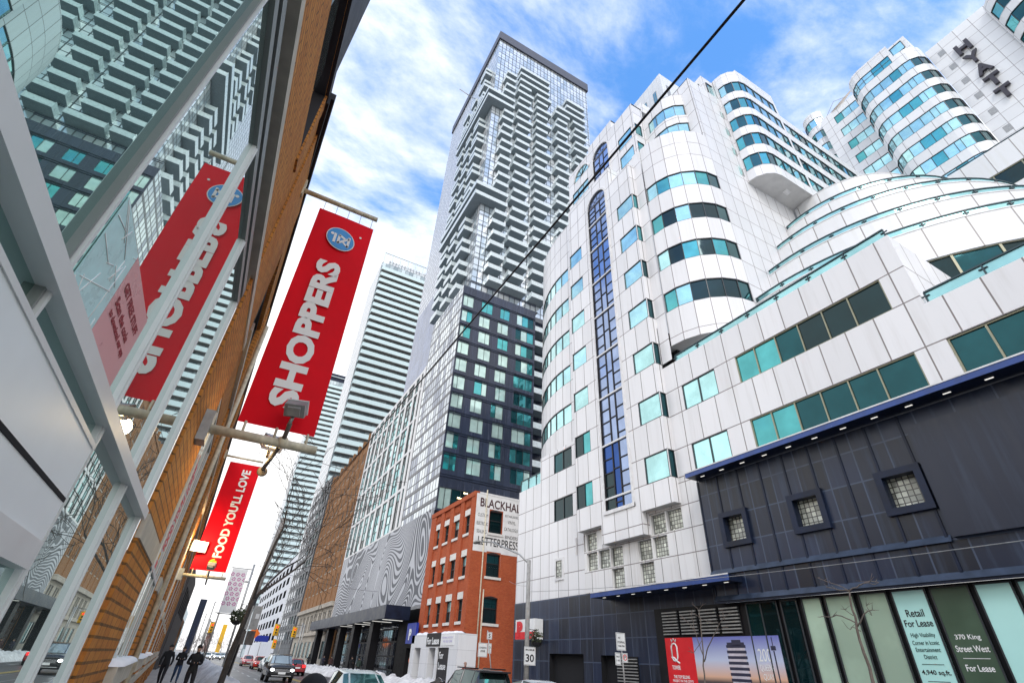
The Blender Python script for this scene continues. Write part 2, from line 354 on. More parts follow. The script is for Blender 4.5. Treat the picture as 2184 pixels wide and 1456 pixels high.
# ------------------------------------------------------------ ground, pavements, snow
g = MB(); g.face([(-400,-300,0),(900,-300,0),(900,2500,0),(-400,2500,0)], None or plain('wet_asphalt', (.055,.055,.058), .38, var=.35, vs=.35, bump=.1)); road = g.build('road'); road['kind'] = 'structure'
M['pave'] = panels('pavement_slabs', (.26,.255,.25), (.12,.12,.115), 1.5, 0, [(1.5, 0)], .02, .6, .08, .2)
def WX(y): return -.8-.034*max(0, y-8)        # line of the left facade
g = MB(); ys = [-40, 8, 60, 160, 600]; ex = lambda y: 1.9 if y < 60 else 1.9-.02*(y-60)
for a, b in zip(ys, ys[1:]):
    g.face([(WX(a)-14,a,.15),(1.75,a,.15),(1.75,b,.15),(WX(b)-14,b,.15)], M['pave']); g.face([(1.75,a,.15),(1.75,a,0),(1.75,b,0),(1.75,b,.15)], M['concrete'])
o = g.build('pavement'); o['kind'] = 'structure'
g = MB(); g.box(14.6, 60, -60, 600, -.2, .15, M['pave']); o = g.build('pavement'); o['kind'] = 'structure'
mk = plain('road_paint', (.62,.62,.60), .7, var=.25, vs=4); mky = plain('yellow_road_paint', (.55,.38,.06), .7, var=.3, vs=4)
g = MB()
for x, mt in ((8.25, mky), (8.5, mky)): g.face([(x-.06,-30,.004),(x+.06,-30,.004),(x+.06,300,.004),(x-.06,300,.004)], mt)
for k in range(40):
    for x in (5.1, 11.6): g.face([(x-.06,-20+k*7,.004),(x+.06,-20+k*7,.004),(x+.06,-17+k*7,.004),(x-.06,-17+k*7,.004)], mk)
for k in range(9): g.face([(2.3,31+k*.9,.004),(4.6,31+k*.9,.004),(4.6,31.4+k*.9,.004),(2.3,31.4+k*.9,.004)], mk)
for x in (6.2, 7.7):
    g.face([(x-.05,-30,.005),(x+.05,-30,.005),(x+.05,400,.005),(x-.05,400,.005)], M['steel'])
o = g.build('road_markings'); o['kind'] = 'structure'
def snowbank(name, x0, x1, y0, y1, h, step, seed):
    r = random.Random(seed); mb = MB(); nx = 7; ny = int((y1-y0)/step); pts = []
    hh = [h*(.55+.6*r.random()) for _ in range(ny+1)]
    for j in range(ny+1):
        row = []
        for i in range(nx+1):
            t = i/nx; z = math.sin(math.pi*t)**.7*hh[j]*(1+.35*(r.random()-.5)) if 0 < i < nx else 0
            row.append((x0+(x1-x0)*t+.12*(r.random()-.5), y0+(y1-y0)*j/ny+step*.4*(r.random()-.5), z+(.14 if (x0 < 2 and t < .5) or (x0 > 10 and t > .5) else .0)))
        pts.append(row)
    for j in range(ny):
        for i in range(nx): mb.face([pts[j][i], pts[j][i+1], pts[j+1][i+1], pts[j+1][i]], M['snow'], smooth=True)
    o = mb.build(name); o['kind'] = 'stuff'; return o
tag(snowbank('snow_bank', .75, 2.6, 24, 110, .75, .35, 1), 'grey ploughed snow heaped along the left kerb', 'snow')
tag(snowbank('snow_bank', 13.4, 15.4, 36, 128, .7, .4, 2), 'dirty ploughed snow heaped along the right kerb', 'snow')

# ------------------------------------------------------------ the white hotel block on the right
hot = thing('hotel_building', 'white panelled hotel with curved bays, teal windows and dark blue street level', 'building', (24, 12, 0))
T1, T2, T3, T4 = M['t1'], M['t2'], M['t3'], M['t4']
WH = M['white']
kz = lambda k: (10.36+FL*k, 11.87+FL*k)
P19, P196, P1955 = PX(19), PX(19.6), PX(19.55)
# flat street front: bay with corner windows, stair block, block with single windows
mb = MB()
dh = [(18.02, 19.8, *kz(k)) for k in range(7)]
sh = [(24.62, 26.36, *kz(k)) for k in range(7)]
def arch_wall(mb, P, u0, u1, v0, v1, a, b, c, spring, mat):
    """wall u0..u1 x v0..v1 with an arched opening a..b from c, round head above spring"""
    wall(mb, P, u0, u1, v0, spring, mat, [(a, b, c, spring)], .14)
    cx, r = (a+b)/2, (b-a)/2; n = 12
    A = [(cx-r*math.cos(math.pi*i/n), spring+r*math.sin(math.pi*i/n)) for i in range(n+1)]
    for (x, y), (x2, y2) in zip(A, A[1:]):
        q = [(x, y), (x2, y2), (x2, v1), (x, v1)]; mb.face([P(*p, 0) for p in q], mat, q); mb.face([P(x,y,0), P(x,y,.14), P(x2,y2,.14), P(x2,y2,0)], mat)
    for lo, hi in ((u0, a), (b, u1)):
        q = [(lo, spring), (hi, spring), (hi, v1), (lo, v1)]; mb.face([P(*p, 0) for p in q], mat, q)
wall(mb, P19, 18.0, 20.4, 9.06, 36.2, WH, dh)
arch_wall(mb, P19, 20.4, 23.95, 7.9, 38.5, 21.02, 23.44, 9.66, 35.75, WH)
wall(mb, P19, 23.95, 26.4, 9.0, 38.5, WH, sh)
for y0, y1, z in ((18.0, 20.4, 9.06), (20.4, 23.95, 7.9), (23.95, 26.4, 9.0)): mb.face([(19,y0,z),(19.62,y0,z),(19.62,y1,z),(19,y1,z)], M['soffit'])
mb.face([(19,20.4,7.9),(19,20.4,9.06),(19.62,20.4,9.06),(19.62,20.4,7.9)], WH)
ch = [(19.06, 19.5, *kz(k)) for k in range(7)]
wall(mb, PY(18.0), 19.0, 19.6, 9.06, 36.2, WH, ch, .06)
mb.box(19, 26, 18.0, 20.4, 36.19, 36.2, M['trim'], '-z'); mb.box(19, 20.6, 20.4, 26.4, 38.49, 38.5, M['trim'], '-z')
mb.face([(19,20.4,36.2),(19,20.4,38.5),(20.6,20.4,38.5),(20.6,20.4,36.2)], WH)
# left part, set back 0.6 m, with the low corner block
lh = [(27.65, 30.0, *kz(0)), (27.65, 30.0, 13.83, 15.3)]
wall(mb, P196, 26.4, 35.2, 5.58, 13.66, WH, [lh[0]]); wall(mb, P196, 26.4, 31.9, 13.66, 15.6, WH, [lh[1]]); mb.face([(19.6,31.9,13.66),(19.6,31.9,15.6),(30,31.9,15.6),(30,31.9,13.66)], WH)
mb.box(19.63, 32, 26.4, 35.2, 13.55, 13.62, M['trim']); mb.box(19.6, 32, 35.15, 35.2, .1, 13.66, WH, '-x')
hot_front = mb.build('front_wall', hot)
for k in range(7):
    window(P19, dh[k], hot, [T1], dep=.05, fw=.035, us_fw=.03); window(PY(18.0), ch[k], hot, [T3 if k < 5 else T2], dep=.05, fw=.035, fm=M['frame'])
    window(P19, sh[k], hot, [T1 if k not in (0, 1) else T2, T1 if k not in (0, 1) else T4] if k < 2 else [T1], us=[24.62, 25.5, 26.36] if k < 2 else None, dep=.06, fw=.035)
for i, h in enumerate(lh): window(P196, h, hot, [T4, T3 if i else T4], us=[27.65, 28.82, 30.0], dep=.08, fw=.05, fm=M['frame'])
# tall stair window
def stair(P, a, b, c, spring, bars, name, top=True):
    cx, r = (a+b)/2, (b-a)/2; f = MB(); n = 12
    bl = [M['blue']]; zs = [c]+[z for z in bars]+[spring]
    l1, l2 = a+.37*(b-a), a+.63*(b-a)
    for z0, z1 in zip(zs, zs[1:]):
        hgt = z1-z0; st = [z0+hgt*t for t in (.0, .2, .46, .72, 1)] if hgt > 2 else [z0, z1]
        for x0, x1, off in ((a, l1, 0), (l1, l2, .13), (l2, b, .06)):
            ss = [s if s in (z0, z1) else s+(off-.06)*hgt for s in st] if x0 != l1 else [z0, (z0+z1)/2, z1]
            for s0, s1 in zip(ss, ss[1:]):
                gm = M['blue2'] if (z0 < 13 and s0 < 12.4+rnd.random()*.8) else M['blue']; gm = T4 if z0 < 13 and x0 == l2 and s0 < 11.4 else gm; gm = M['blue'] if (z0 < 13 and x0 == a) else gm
                pane(f, P, x0, x1, s0, s1, .1, gm)
                if s1 < z1: bar(f, P, x0, x1, s1-.03, s1+.03, .05, .098, M['bk'])
        for x in (l1, l2): bar(f, P, x-.035, x+.035, z0, z1, .045, .097, M['bk'])
    for x0, x1 in ((a, a+.07), (b-.07, b)): bar(f, P, x0, x1, c, spring, .04, .096, M['bk'])
    A = [(cx-r*math.cos(math.pi*i/n), spring+r*math.sin(math.pi*i/n)) for i in range(n+1)]
    for (x, y), (x2, y2) in zip(A, A[1:]): f.face([P(cx,spring,.1), P(x2,y2,.1), P(x,y,.1)], M['blue'])
    for ang in (20, 52, 90, 128, 160):
        t = R(ang); p0 = (cx-.35*r*math.cos(t), spring+.35*r*math.sin(t)); p1 = (cx-r*math.cos(t), spring+r*math.sin(t)); d = .03
        nx, ny = math.sin(t)*d, math.cos(t)*d
        f.face([P(p0[0]-nx,p0[1]-ny,.06), P(p1[0]-nx,p1[1]-ny,.06), P(p1[0]+nx,p1[1]+ny,.06), P(p0[0]+nx,p0[1]+ny,.06)], M['bk'])
    for rr, ww in ((.38*r, .03), (.985*r, .05)):
        B = [(math.cos(math.pi*i/n), math.sin(math.pi*i/n)) for i in range(n+1)]
        for (x, y), (x2, y2) in zip(B, B[1:]): f.face([P(cx-(rr-ww)*x,spring+(rr-ww)*y,.055), P(cx-(rr-ww)*x2,spring+(rr-ww)*y2,.055), P(cx-(rr+ww)*x2,spring+(rr+ww)*y2,.055), P(cx-(rr+ww)*x,spring+(rr+ww)*y,.055)], M['bk'])
    o = f.build(name, hot)
    t = MB()       # white surround with its cross bars
    for z in bars: bar(t, P, a, b, z-.055, z+.055, .0, .09, M['trim'])
    for x0, x1 in ((a-.16, a), (b, b+.16)): bar(t, P, x0, x1, c-.2, spring, -.07, .05, M['trim'])
    bar(t, P, a-.16, b+.16, c-.2, c, -.075, .05, M['trim'])
    for i in range(n):
        t0, t1 = math.pi*i/n, math.pi*(i+1)/n; ro, ri = r+.16, r
        p = [P(cx-rad*math.cos(tt), spring+rad*math.sin(tt), d) for d in (-.07, .05) for rad, tt in ((ri,t0),(ri,t1),(ro,t1),(ro,t0))]
        t.face(p[:4], M['trim']); t.face([p[3],p[2],p[6],p[7]], M['trim']); t.face([p[0],p[4],p[5],p[1]], M['trim'])
    t.build('window_surround', o)
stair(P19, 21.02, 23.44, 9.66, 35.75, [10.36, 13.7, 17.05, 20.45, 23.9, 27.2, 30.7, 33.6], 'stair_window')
# curved corner at the far left
mb = MB(); cx, cy, RA = 31.65, 28.5, 12.0; PA = PARC(cx, cy, RA, math.pi, -1)
def PAf(u, v, d): return (19.65+d, 26.4+u, v) if u < 2.1 else PA(u-2.1, v, d)
ra = [(1.2, 8.6, *kz(k)) for k in range(2, 7)]
wall(mb, PAf, 0, 11, 15.6, 38.1, WH, ra, .1, uc=[2.1]+[2.1+i*.9 for i in range(1, 10)])
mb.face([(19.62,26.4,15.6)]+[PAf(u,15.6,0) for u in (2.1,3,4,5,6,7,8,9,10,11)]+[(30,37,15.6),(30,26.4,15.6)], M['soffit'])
mb.face([(19.65,26.4,38.1)]+[PAf(u,38.1,0) for u in (2.1,4,6,8,9.8,11)]+[(30,37,38.1),(30,26.4,38.1)], M['trim'])
mb.build('curved_corner_wall', hot)
for h in ra: window(PAf, h, hot, [T1, T1, T1, T1, T2, T1, T2], us=[1.2, 2.35, 3.5, 4.65, 5.6, 6.6, 7.6, 8.6], dep=.07, fw=.04)
# lower street wall with glass blocks
mb = MB(); WL = M['white_low']; PL = PX(19.47); zc = lambda j: 5.56+1.125*j
GBN = [(25.0, 2, 2), (23.85, 1, 2), (22.7, 1, 1), (22.7, 0, 1), (19.2, 1, 2), (20.35, 0, 1), (18.0, 2, 2)]
gb = []
for y, j, n in GBN: gb += [(y+i*1.165+.06, y+(i+1)*1.165-.05, zc(j)+.06, zc(j+1)-.05) for i in range(n)]
gb.append((29.0, 29.7, 6.75, 7.8))
wall(mb, PL, 16.8, 26.4, 5.58, 10.3, WL, gb[:-1], .22); mb.face([(19.47,26.4,5.58),(19.47,26.4,9.0),(19.6,26.4,9.0),(19.6,26.4,5.58)], WL)
wall(mb, P1955, 16.8, 18.0, 9.06, 10.3, WH)
mb.build('lower_wall', hot)
M['gblock'] = panels('glass_blocks', (.56,.58,.50), (.10,.10,.09), .19, .0, [(.19, .02)], .035, .15, .55, .0, jb=.8)
for h in gb:
    a, b, c, d = h; Pq = PL if h is not gb[-1] else P196; f = MB(); dp = .2 if Pq is PL else -.012
    pane(f, Pq, a, b, c, d, dp, M['gblock']); fr = M['steel']
    for q in ((a, a+.04, c, d), (b-.04, b, c, d), (a+.04, b-.04, c, c+.04), (a+.04, b-.04, d-.04, d)): bar(f, Pq, *q, dp-.06, dp-.005, fr)
    if Pq is P196:
        for q in ((a-.15, a, c-.15, d+.15), (b, b+.15, c-.15, d+.15), (a, b, c-.15, c), (a, b, d, d+.15)): bar(f, Pq, *q, -.06, .03, M['trim'])
    f.build('glass_block_window', hot)
# big quarter-round bay
mb = MB(); PE = PARC(23.35, 17.2, 3.65, math.pi, 1); LE = 3.65*math.pi/2; usE = [LE*i/6 for i in range(7)]
re = [(.04, LE-.04, *kz(k)) for k in range(3, 7)]
wall(mb, PE, 0, LE, 18.25, 37.5, M['white_arc'], re, .1, uc=usE)
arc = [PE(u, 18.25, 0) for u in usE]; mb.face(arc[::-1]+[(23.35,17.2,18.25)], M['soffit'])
mb.face([(19.6,18,18.25),(19.6,17.2,18.25),(23.35,17.2,18.25),(23.35,18,18.25)], M['soffit'])
arc = [PE(u, 37.5, 0) for u in usE]; mb.face(arc+[(23.35,17.2,37.5)], M['trim'])
wall(mb, PX(19.6), 17.2, 18.0, 17.3, 37.5, WH)
mb.build('curved_bay_wall', hot)
glsE = {3: [T2, T1, T4, T4, T4, T3], 4: [T1, T4, T2, T4, T2, T3], 5: [T2, T4, T1, T4, T4, T3], 6: [T1, T2, T1, T1, T2, T3]}  # darker panes stand in for reflections of unmodelled buildings behind the camera
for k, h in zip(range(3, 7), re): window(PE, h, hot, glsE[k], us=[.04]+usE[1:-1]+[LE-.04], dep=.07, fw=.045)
# smaller bay above it
mb = MB(); PU = PARC(23.95, 16.6, 2.2, math.pi, 1); LU = 2.2*math.pi/2
def PUf(u, v, d): return (21.75+d, 18.2-u, v) if u < 1.6 else PU(u-1.6, v, d)
usU = [0, .8, 1.6]+[1.6+LU*i/4 for i in range(1, 5)]
ru = [(.7, 1.6+LU-.02, z, z+1.55) for z in (36.4, 39.08, 41.74)]
wall(mb, PUf, 0, 1.6+LU, 35, 44.9, WH, ru, .1, uc=usU); mb.face([PUf(u,44.9,0) for u in usU]+[(23.95,18.2,44.9)], M['trim'])
mb.build('upper_bay_wall', hot)
for h in ru: window(PUf, h, hot, [T1, T1, T1, T1, T1, T3], us=[.7, 1.6]+usU[3:-1]+[1.6+LU-.02], dep=.07, fw=.04)
# upper street front with the second arch
mb = MB(); P205 = PX(20.5)
uh = [(18.45, 20.22, 38.95, 40.55), (18.45, 20.22, 41.6, 43.22)]
wall(mb, P205, 18.0, 20.9, 34, 46.3, WH, uh); arch_wall(mb, P205, 20.9, 24.6, 36, 47.6, 21.65, 24.0, 39, 44.55, WH); wall(mb, P205, 24.6, 28.2, 34, 46.8, WH, [(24.9, 27.6, 41.6, 43.2)])
wall(mb, PY(18.0), 20.5, 21.75, 34, 46.3, WH, [(20.56, 21.35, 38.95, 40.55), (20.56, 21.35, 41.6, 43.22)], .06)
mb.box(20.53, 27, 18, 20.9, 46.1, 46.3, M['trim'], '-x'); mb.box(20.53, 27, 20.9, 24.6, 47.4, 47.6, M['trim'], '-x'); mb.box(20.53, 28, 24.6, 28.2, 46.6, 46.8, M['trim'], '-x'); mb.face([(20.5,28.2,34),(20.5,28.2,46.8),(28,28.2,46.8),(28,28.2,34)], WH)
mb.face([(20.5,20.9,46.3),(20.5,20.9,47.6),(27,20.9,47.6),(27,20.9,46.3)], WH)
mb.box(22.6, 27, 18.6, 27, 46.8, 49.2, WH); mb.box(23, 28, 20, 25, 49.2, 50.6, WH)
mb.build('upper_wall', hot)
for h in uh: window(P205, h, hot, [T1], dep=.05, fw=.04)
for h in ((20.56, 21.35, 38.95, 40.55), (20.56, 21.35, 41.6, 43.22)): window(PY(18.0), h, hot, [T2], dep=.05, fw=.04)
window(P205, (24.9, 27.6, 41.6, 43.2), hot, [T1], us=[24.9, 25.8, 26.7, 27.6], dep=.07, fw=.04)
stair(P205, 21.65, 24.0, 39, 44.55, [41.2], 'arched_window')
# fan light in the roof gable
f = MB(); cxg, zg, rg = 25.9, 44.6, 1.25
for i in range(10):
    a0, a1 = math.pi*i/10, math.pi*(i+1)/10; f.face([P205(cxg,zg,-.02), P205(cxg+rg*math.cos(a1),zg+rg*math.sin(a1),-.02), P205(cxg+rg*math.cos(a0),zg+rg*math.sin(a0),-.02)], T1)
for i in (2, 4, 6, 8):
    t = math.pi*i/10; f.tube([P205(cxg,zg,-.04), P205(cxg+rg*math.cos(t),zg+rg*math.sin(t),-.04)], .04, M['frame'], 4)
f.tube([P205(cxg+rg*math.cos(math.pi*i/10),zg+rg*math.sin(math.pi*i/10),-.05) for i in range(11)], .09, M['trim'], 5)
f.build('fan_window', hot)
# flat wall facing the camera, its shaft rises above the roof
mb = MB(); wall(mb, PY(13.57), 23.35, 32.6, 16.0, 37.5, M['white_flat']); wall(mb, PY(13.57), 23.2, 32.6, 37.5, 46.2, M['white_flat'])
wall(mb, PX(23.2), 13.57, 16.6, 37.5, 46.2, WH); mb.box(23.2, 32.6, 13.6, 18, 46.1, 46.2, M['trim'])
for z in (37.6, 40.3, 42.9, 35.0): bar(mb, PY(13.57), 26.6, 27.1, z, z+.9, -.012, .0, M['steel'])
mb.box(26, 30, 13.9, 17.5, 46.2, 49.8, WH)
mb.build('shaft_wall', hot)
window(PX(26), (14.3, 16.2, 46.9, 48.9), hot, [T1], dep=-.02, fw=.08); window(PY(13.9), (26.4, 28.6, 46.9, 48.9), hot, [T1, T1], us=[26.4, 27.5, 28.6], dep=-.02, fw=.08)
# cantilevered wing over the terraces
mb = MB(); PH = PARC(28.9, 13.45, 1.68, math.pi, 1); LH = 1.68*math.pi/2
def PHf(u, v, d): return PH(u, v, d) if u < LH else (28.9+u-LH, 11.77+d, v)
wz = lambda k: (35.55+2.64*k, 37.12+2.64*k)
u1 = LH+4.3; usH = [LH*i/4 for i in range(5)]; xs = [LH+1.075*i for i in range(1, 22)]
rh = [(.06, u1-.3, *wz(k)) for k in range(5)]; rh2 = [(u1+.02, LH+21.5, *wz(k)) for k in range(4)]
wall(mb, PHf, 0, u1, 34.4, 49.4, M['white_hotel'], rh, .08, uc=usH[1:]); wall(mb, PHf, u1, LH+22.5, 34.4, 46.1, M['white_hotel'], rh2, .08)
und = [PHf(u, 34.4, 0) for u in usH]+[(52,11.77,34.4),(52,13.57,34.4),(27.22,13.57,34.4)]; mb.face(und[::-1], M['soffit'])
mb.face([PHf(u, 49.4, 0) for u in usH]+[(33.2,11.77,49.4),(33.2,20,49.4),(27.22,20,49.4)], M['trim']); mb.face([(33.2,11.77,46.1),(52,11.77,46.1),(52,22,46.1),(33.2,22,46.1)], M['trim'])
mb.face([(33.2,11.77,46.1),(33.2,20,46.1),(33.2,20,49.4),(33.2,11.77,49.4)], M['white_hotel']); mb.face([(27.22,13.45,34.4),(27.22,20,34.4),(27.22,20,49.4),(27.22,13.45,49.4)][::-1], WH)
wall(mb, PY(12.6), 30.0, 33.1, 49.4, 52.6, M['white_hotel'], [(30.4, 32.9, 50.2, 51.9)], .08); mb.face([(30,12.6,49.4),(30,12.6,52.6),(30,18,52.6),(30,18,49.4)], WH); mb.face([(30,12.6,52.6),(33.1,12.6,52.6),(33.1,18,52.6),(30,18,52.6)], M['trim']); mb.face([(33.1,12.6,49.4),(33.1,18,49.4),(33.1,18,52.6),(33.1,12.6,52.6)], WH)
mb.box(30.3, 30.9, 12.4, 12.8, 34.37, 34.4, M['trim'])
mb.build('cantilever_wing_wall', hot)
for k, h in enumerate(rh):
    gl = [T1, T3, T2, T2, T1, T1, T1, T1] if k > 2 else [T2, T3, T2, T3, T2, T2, T1, T2]; window(PHf, h, hot, gl, us=[.06]+usH[1:]+xs[:3]+[u1-.3], dep=.06, fw=.05)
for k, h in enumerate(rh2):
    us = [u1+.02]+[x for x in xs if u1+.5 < x < LH+21]+[LH+21.5]; gl = [rnd.choice([T1, T2, T2, T1, T3]) for _ in us]; window(PHf, h, hot, gl, us=us, dep=.06, fw=.05)
window(PY(12.6), (30.4, 32.9, 50.2, 51.9), hot, [T1, T1], us=[30.4, 31.6, 32.9], dep=.06, fw=.06)
# stepped drum with railed terraces
DC = (37.84, 12.2); lev = [(14.4, 13.3, 20.7), (12.0, 20.7, 24.1), (9.9, 24.1, 27.45), (7.55, 27.45, 30.8), (5.25, 30.8, 34.4)]
A0, A1 = R(166), R(318)
mb = MB(); rails = []
for i, (r, z0, z1) in enumerate(lev):
    Pd = PARC(*DC, r, A0, 1); L = r*(A1-A0); us = cuts(0, L, .86)
    rb = [(r*R(30), L, 17.02, 18.72)] if i == 0 else []
    wall(mb, Pd, 0, L, z0, z1, M['white_drum'], rb, .15, uc=us+[r*R(30)])
    r2 = lev[i+1][0] if i < 4 else 0
    for a, b in zip(us, us[1:]):
        p = [Pd(a, z1, 0), Pd(b, z1, 0)]; q = [Pd(b, z1-.12, r-r2+.05), Pd(a, z1-.12, r-r2+.05)]; mb.face([*p, Pd(b, z1, .3), Pd(a, z1, .3)], M['trim']); mb.face([Pd(a, z1-.12, .3), Pd(b, z1-.12, .3), *q], M['trim'])
    if i < 4: rails.append((Pd, L, z1))
    bar_us = us
    mbl = .03
    for a, b in zip(us, us[1:]): bar(mb, Pd, a, b, z1-.09, z1-.02, -.03, 0, M['trim'])
mb.build('terrace_drum', hot)
Pd = PARC(*DC, 14.4, A0, 1); h0 = 14.4*R(30); us = [h0+i*1.78 for i in range(12)]
for a, b in zip(us, us[1:]): window(Pd, (a, b, 17.02, 18.72), hot, [rnd.choice([T4, T3, T4])], dep=.13, fw=.05, fm=M['goldframe'])
def rail(P, u0, u1, z, h=.36, st=1.7, name='terrace_railing', d=.12):
    f = MB(); us = cuts(u0, u1, st)
    sub = cuts(u0, u1, .85)
    for a, b in zip(sub, sub[1:]):
        pane(f, P, a, b, z+.02, z+h, d, M['rail']); bar(f, P, a, b, z+h, z+h+.06, d-.05, d+.05, M['railtop'])
    for u in us: bar(f, P, u-.025, u+.025, z, z+h+.02, d-.045, d-.005, M['railtop']); bar(f, P, u-.13, u+.13, z+h-.16, z+h-.12, d-.05, d-.004, M['railtop'])
    return f.build(name, hot)
for Pq, L, z in rails: rail(Pq, .5, L, z)
# lower wing along the street
mb = MB()
fw1 = (6.15, 13.2, *kz(1)); fw0 = (6.15, 13.2, *kz(0)); sw1 = (14.5, 16.8, *kz(1)); sw0 = (14.5, 16.8, *kz(0)); fr = (-3, 5.15, *kz(0))
wall(mb, P1955, 5.22, 18.0, 9.6, 17.0, WH, [fw1, fw0, sw1, sw0]); wall(mb, P1955, -6, 5.22, 9.6, 13.45, WH, [fr])
wall(mb, PY(5.22), 19.55, 24.6, 13.3, 17.0, WH); mb.box(19.6, 25, 5.3, 17, 15.9, 16.0, M['trim']); mb.box(19.6, 25, -6, 5.2, 13.2, 13.3, M['trim']); mb.box(19.6, 19.9, 5.25, 17.2, 16.9, 17.0, M['trim'], '-x')
mb.face([(19.55,18,17.0),(19.55,18,20),(23,18,20),(23,18,17)], M['dark']); mb.box(20.2, 23, 17.25, 17.9, 16, 18.2, M['dark'])
mb.build('street_wing_wall', hot)
us = [6.15, 7.49, 8.62, 9.78, 10.95, 12.1, 13.2]
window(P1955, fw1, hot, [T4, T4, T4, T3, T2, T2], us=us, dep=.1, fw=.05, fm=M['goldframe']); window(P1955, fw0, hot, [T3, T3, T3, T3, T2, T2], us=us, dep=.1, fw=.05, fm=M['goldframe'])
for h in (sw1, sw0): window(P1955, h, hot, [T1, T1], us=[14.5, 15.65, 16.8], dep=.06, fw=.04)
window(P1955, fr, hot, [T3, T4, T3, T2, T3, T3, T3, T3], us=[-3, -2, -1, 0, 1, 2, 3.02, 4.05, 5.15], dep=.12, fw=.06, fm=M['goldframe'])
rail(P1955, 5.3, 17.0, 17.0, .40); rail(P1955, -5.5, 5.1, 13.45, .45); rail(P196, 31.5, 35.1, 13.66, .9, 1.2)
# navy street level
mb = MB(); NV = M['navy']; P1900 = PX(19.0)
nw = [(14.12, 15.24, 6.62, 7.75), (10.74, 11.86, 6.62, 7.75), (7.36, 8.48, 6.62, 7.75)]
wall(mb, P1900, -6, 16.42, 4.42, 9.62, NV, nw, .3, M['navy_plain']); wall(mb, PY(16.42), 19.0, 19.5, 4.42, 9.62, NV) if False else None
mb.face([(19,16.42,4.42),(19,16.42,9.62),(19.55,16.42,9.62),(19.55,16.42,4.42)], M['navy_plain'])
wall(mb, P1955, 16.42, 35.2, .1, 5.58, NV, [(26.9, 30.5, .1, 2.55), (24.0, 25.3, .1, 2.5)], .5, M['dark'])
led = plain('sheen_navy_ledge', (.022,.034,.06), .4, var=.5, vs=2)  # sheen of the sloped ledges put into a paler navy
for z in (5.53, 4.52): mb.face([(18.90,-6 if z < 5 else 7.2,z-.06),(18.90,16.42,z-.06),(19.0,16.42,z+.14),(19.0,-6 if z < 5 else 7.2,z+.14)], led)
for j in range(9): y_ = 16.42-1.13*j; bar(mb, P1900, y_-.10, y_-.02, 4.66, 9.62, -.03, 0, M['navy_plain'])
bar(mb, P1900, -6, 16.42, 4.38, 4.46, -.06, 0, M['navy_plain'])
wall(mb, PX(19.32), -6, 20.6, .1, 4.42, M['black'])
mb.box(19.9, 19.95, 23.5, 31, .1, 3, M['dark'])
mb.build('street_level_wall', hot)
bp = MB(); bp.box(18.80, 18.99, -6, 7.1, 5.56, 9.08, panels('blank_panel', (.010,.015,.032), (.03,.04,.06), 40, -20, [(40, -20)], .03, .4, .05, .14, (.07,.09,.13))); bp.build('blank_sign_panel', hot)
for h in nw:
    a, b, c, d = h; f = MB(); pane(f, P1900, a, b, c, d, .28, M['gblock'])
    for q in ((a-.16, a+.06, c-.16, d+.16), (b-.06, b+.16, c-.16, d+.16), (a+.06, b-.06, c-.16, c+.06), (a+.06, b-.06, d-.06, d+.16)): bar(f, P1900, *q, -.14, .2, M['navy_plain'])
    f.build('glass_block_window', hot)
def canopy(y0, y1, z0, z1, x0, n, name):
    f = MB(); f.box(x0, 19.5, y0, y1, z0, z1, M['navy_plain'], '-x'); f.box(x0-.02, x0, y0-.02, y1+.02, z0, z1, M['blue_edge']); f.box(x0-.04, x0-.021, y0-.02, y1+.02, z1-.02, z1+.03, M['trim']); o = f.build(name, hot)
    st = (y1-y0)/n
    for i in range(n):
        l = MB(); y = y0+st*(i+.4); l.box(x0+.35, x0+.40, y-.11, y+.11, z0-.012, z0-.001, M['lamp']); l.build('soffit_light', o)
canopy(-5, 16.3, 9.64, 9.86, 18.2, 19, 'upper_canopy'); canopy(14.9, 24.2, 5.08, 5.32, 18.2, 8, 'lower_canopy')
# shop windows at street level
PS = PX(19.28); mint = glass('blank_shop_glass', (.46,.62,.47), .2, .45, .0); pale = plain('pale_green_board', (.46,.78,.72), .35, var=.04, vs=.6); grn = plain('dark_green_board', (.055,.095,.06), .35, var=.2, vs=.8)
bays = [(11.95, 12.72, mint), (10.78, 11.82, mint), (9.7, 10.62, mint), (8.56, 9.56, pale), (7.42, 8.44, grn), (6.4, 7.28, pale), (5.2, 6.3, pale), (4.1, 5.1, grn), (2.9, 4.0, pale)]
for a, b, m in bays: window(PS, (a, b, .5, 4.36), hot, [m], dep=.0, fw=.04, fd=.04, name='shop_window')
window(PS, (12.9, 13.6, .5, 4.36), hot, [T4], dep=0, fw=.05, fd=.04, name='shop_window'); window(PS, (13.75, 15.2, .5, 4.36), hot, [T4, T3], us=[13.75, 14.5, 15.2], dep=0, fw=.05, fd=.04, name='shop_window')
lease = thing('lease_sign', 'pale green window sign reading Retail For Lease in black letters', 'sign', (19.25, 9, 2))
f = MB(); bar(f, PX(19.26), 8.60, 9.52, .6, 4.33, -.006, 0, pale); f.build('sign_board', lease)
def sx(s, y, z, w, h, m, X, par, bold=0): return text(s, (X, y+w/2, z), wd=w, ht=h, mat=m, parent=par, bold=bold, ex=.004, **LX)
X0 = 19.25
for s, z, w, h, m in (('Retail', 3.60, .5, .2, M['bk']), ('For Lease', 3.33, .78, .19, M['bk']), ('High Visability', 3.03, .66, .14, M['txtteal']), ('Corner in Iconic', 2.86, .72, .11, M['txtteal']), ('Entertainment', 2.68, .66, .11, M['txtteal']), ('District', 2.50, .34, .11, M['txtteal']), ('4,940 sq.ft.', 2.08, .76, .15, M['bk']), ('Unparalleled Brand', 1.72, .74, .12, M['txtteal']), ('Opportunity', 1.54, .48, .12, M['txtteal'])): sx(s, 9.06, z, w, h, m, X0, lease, .012 if m is M['bk'] else .004)
f = MB()
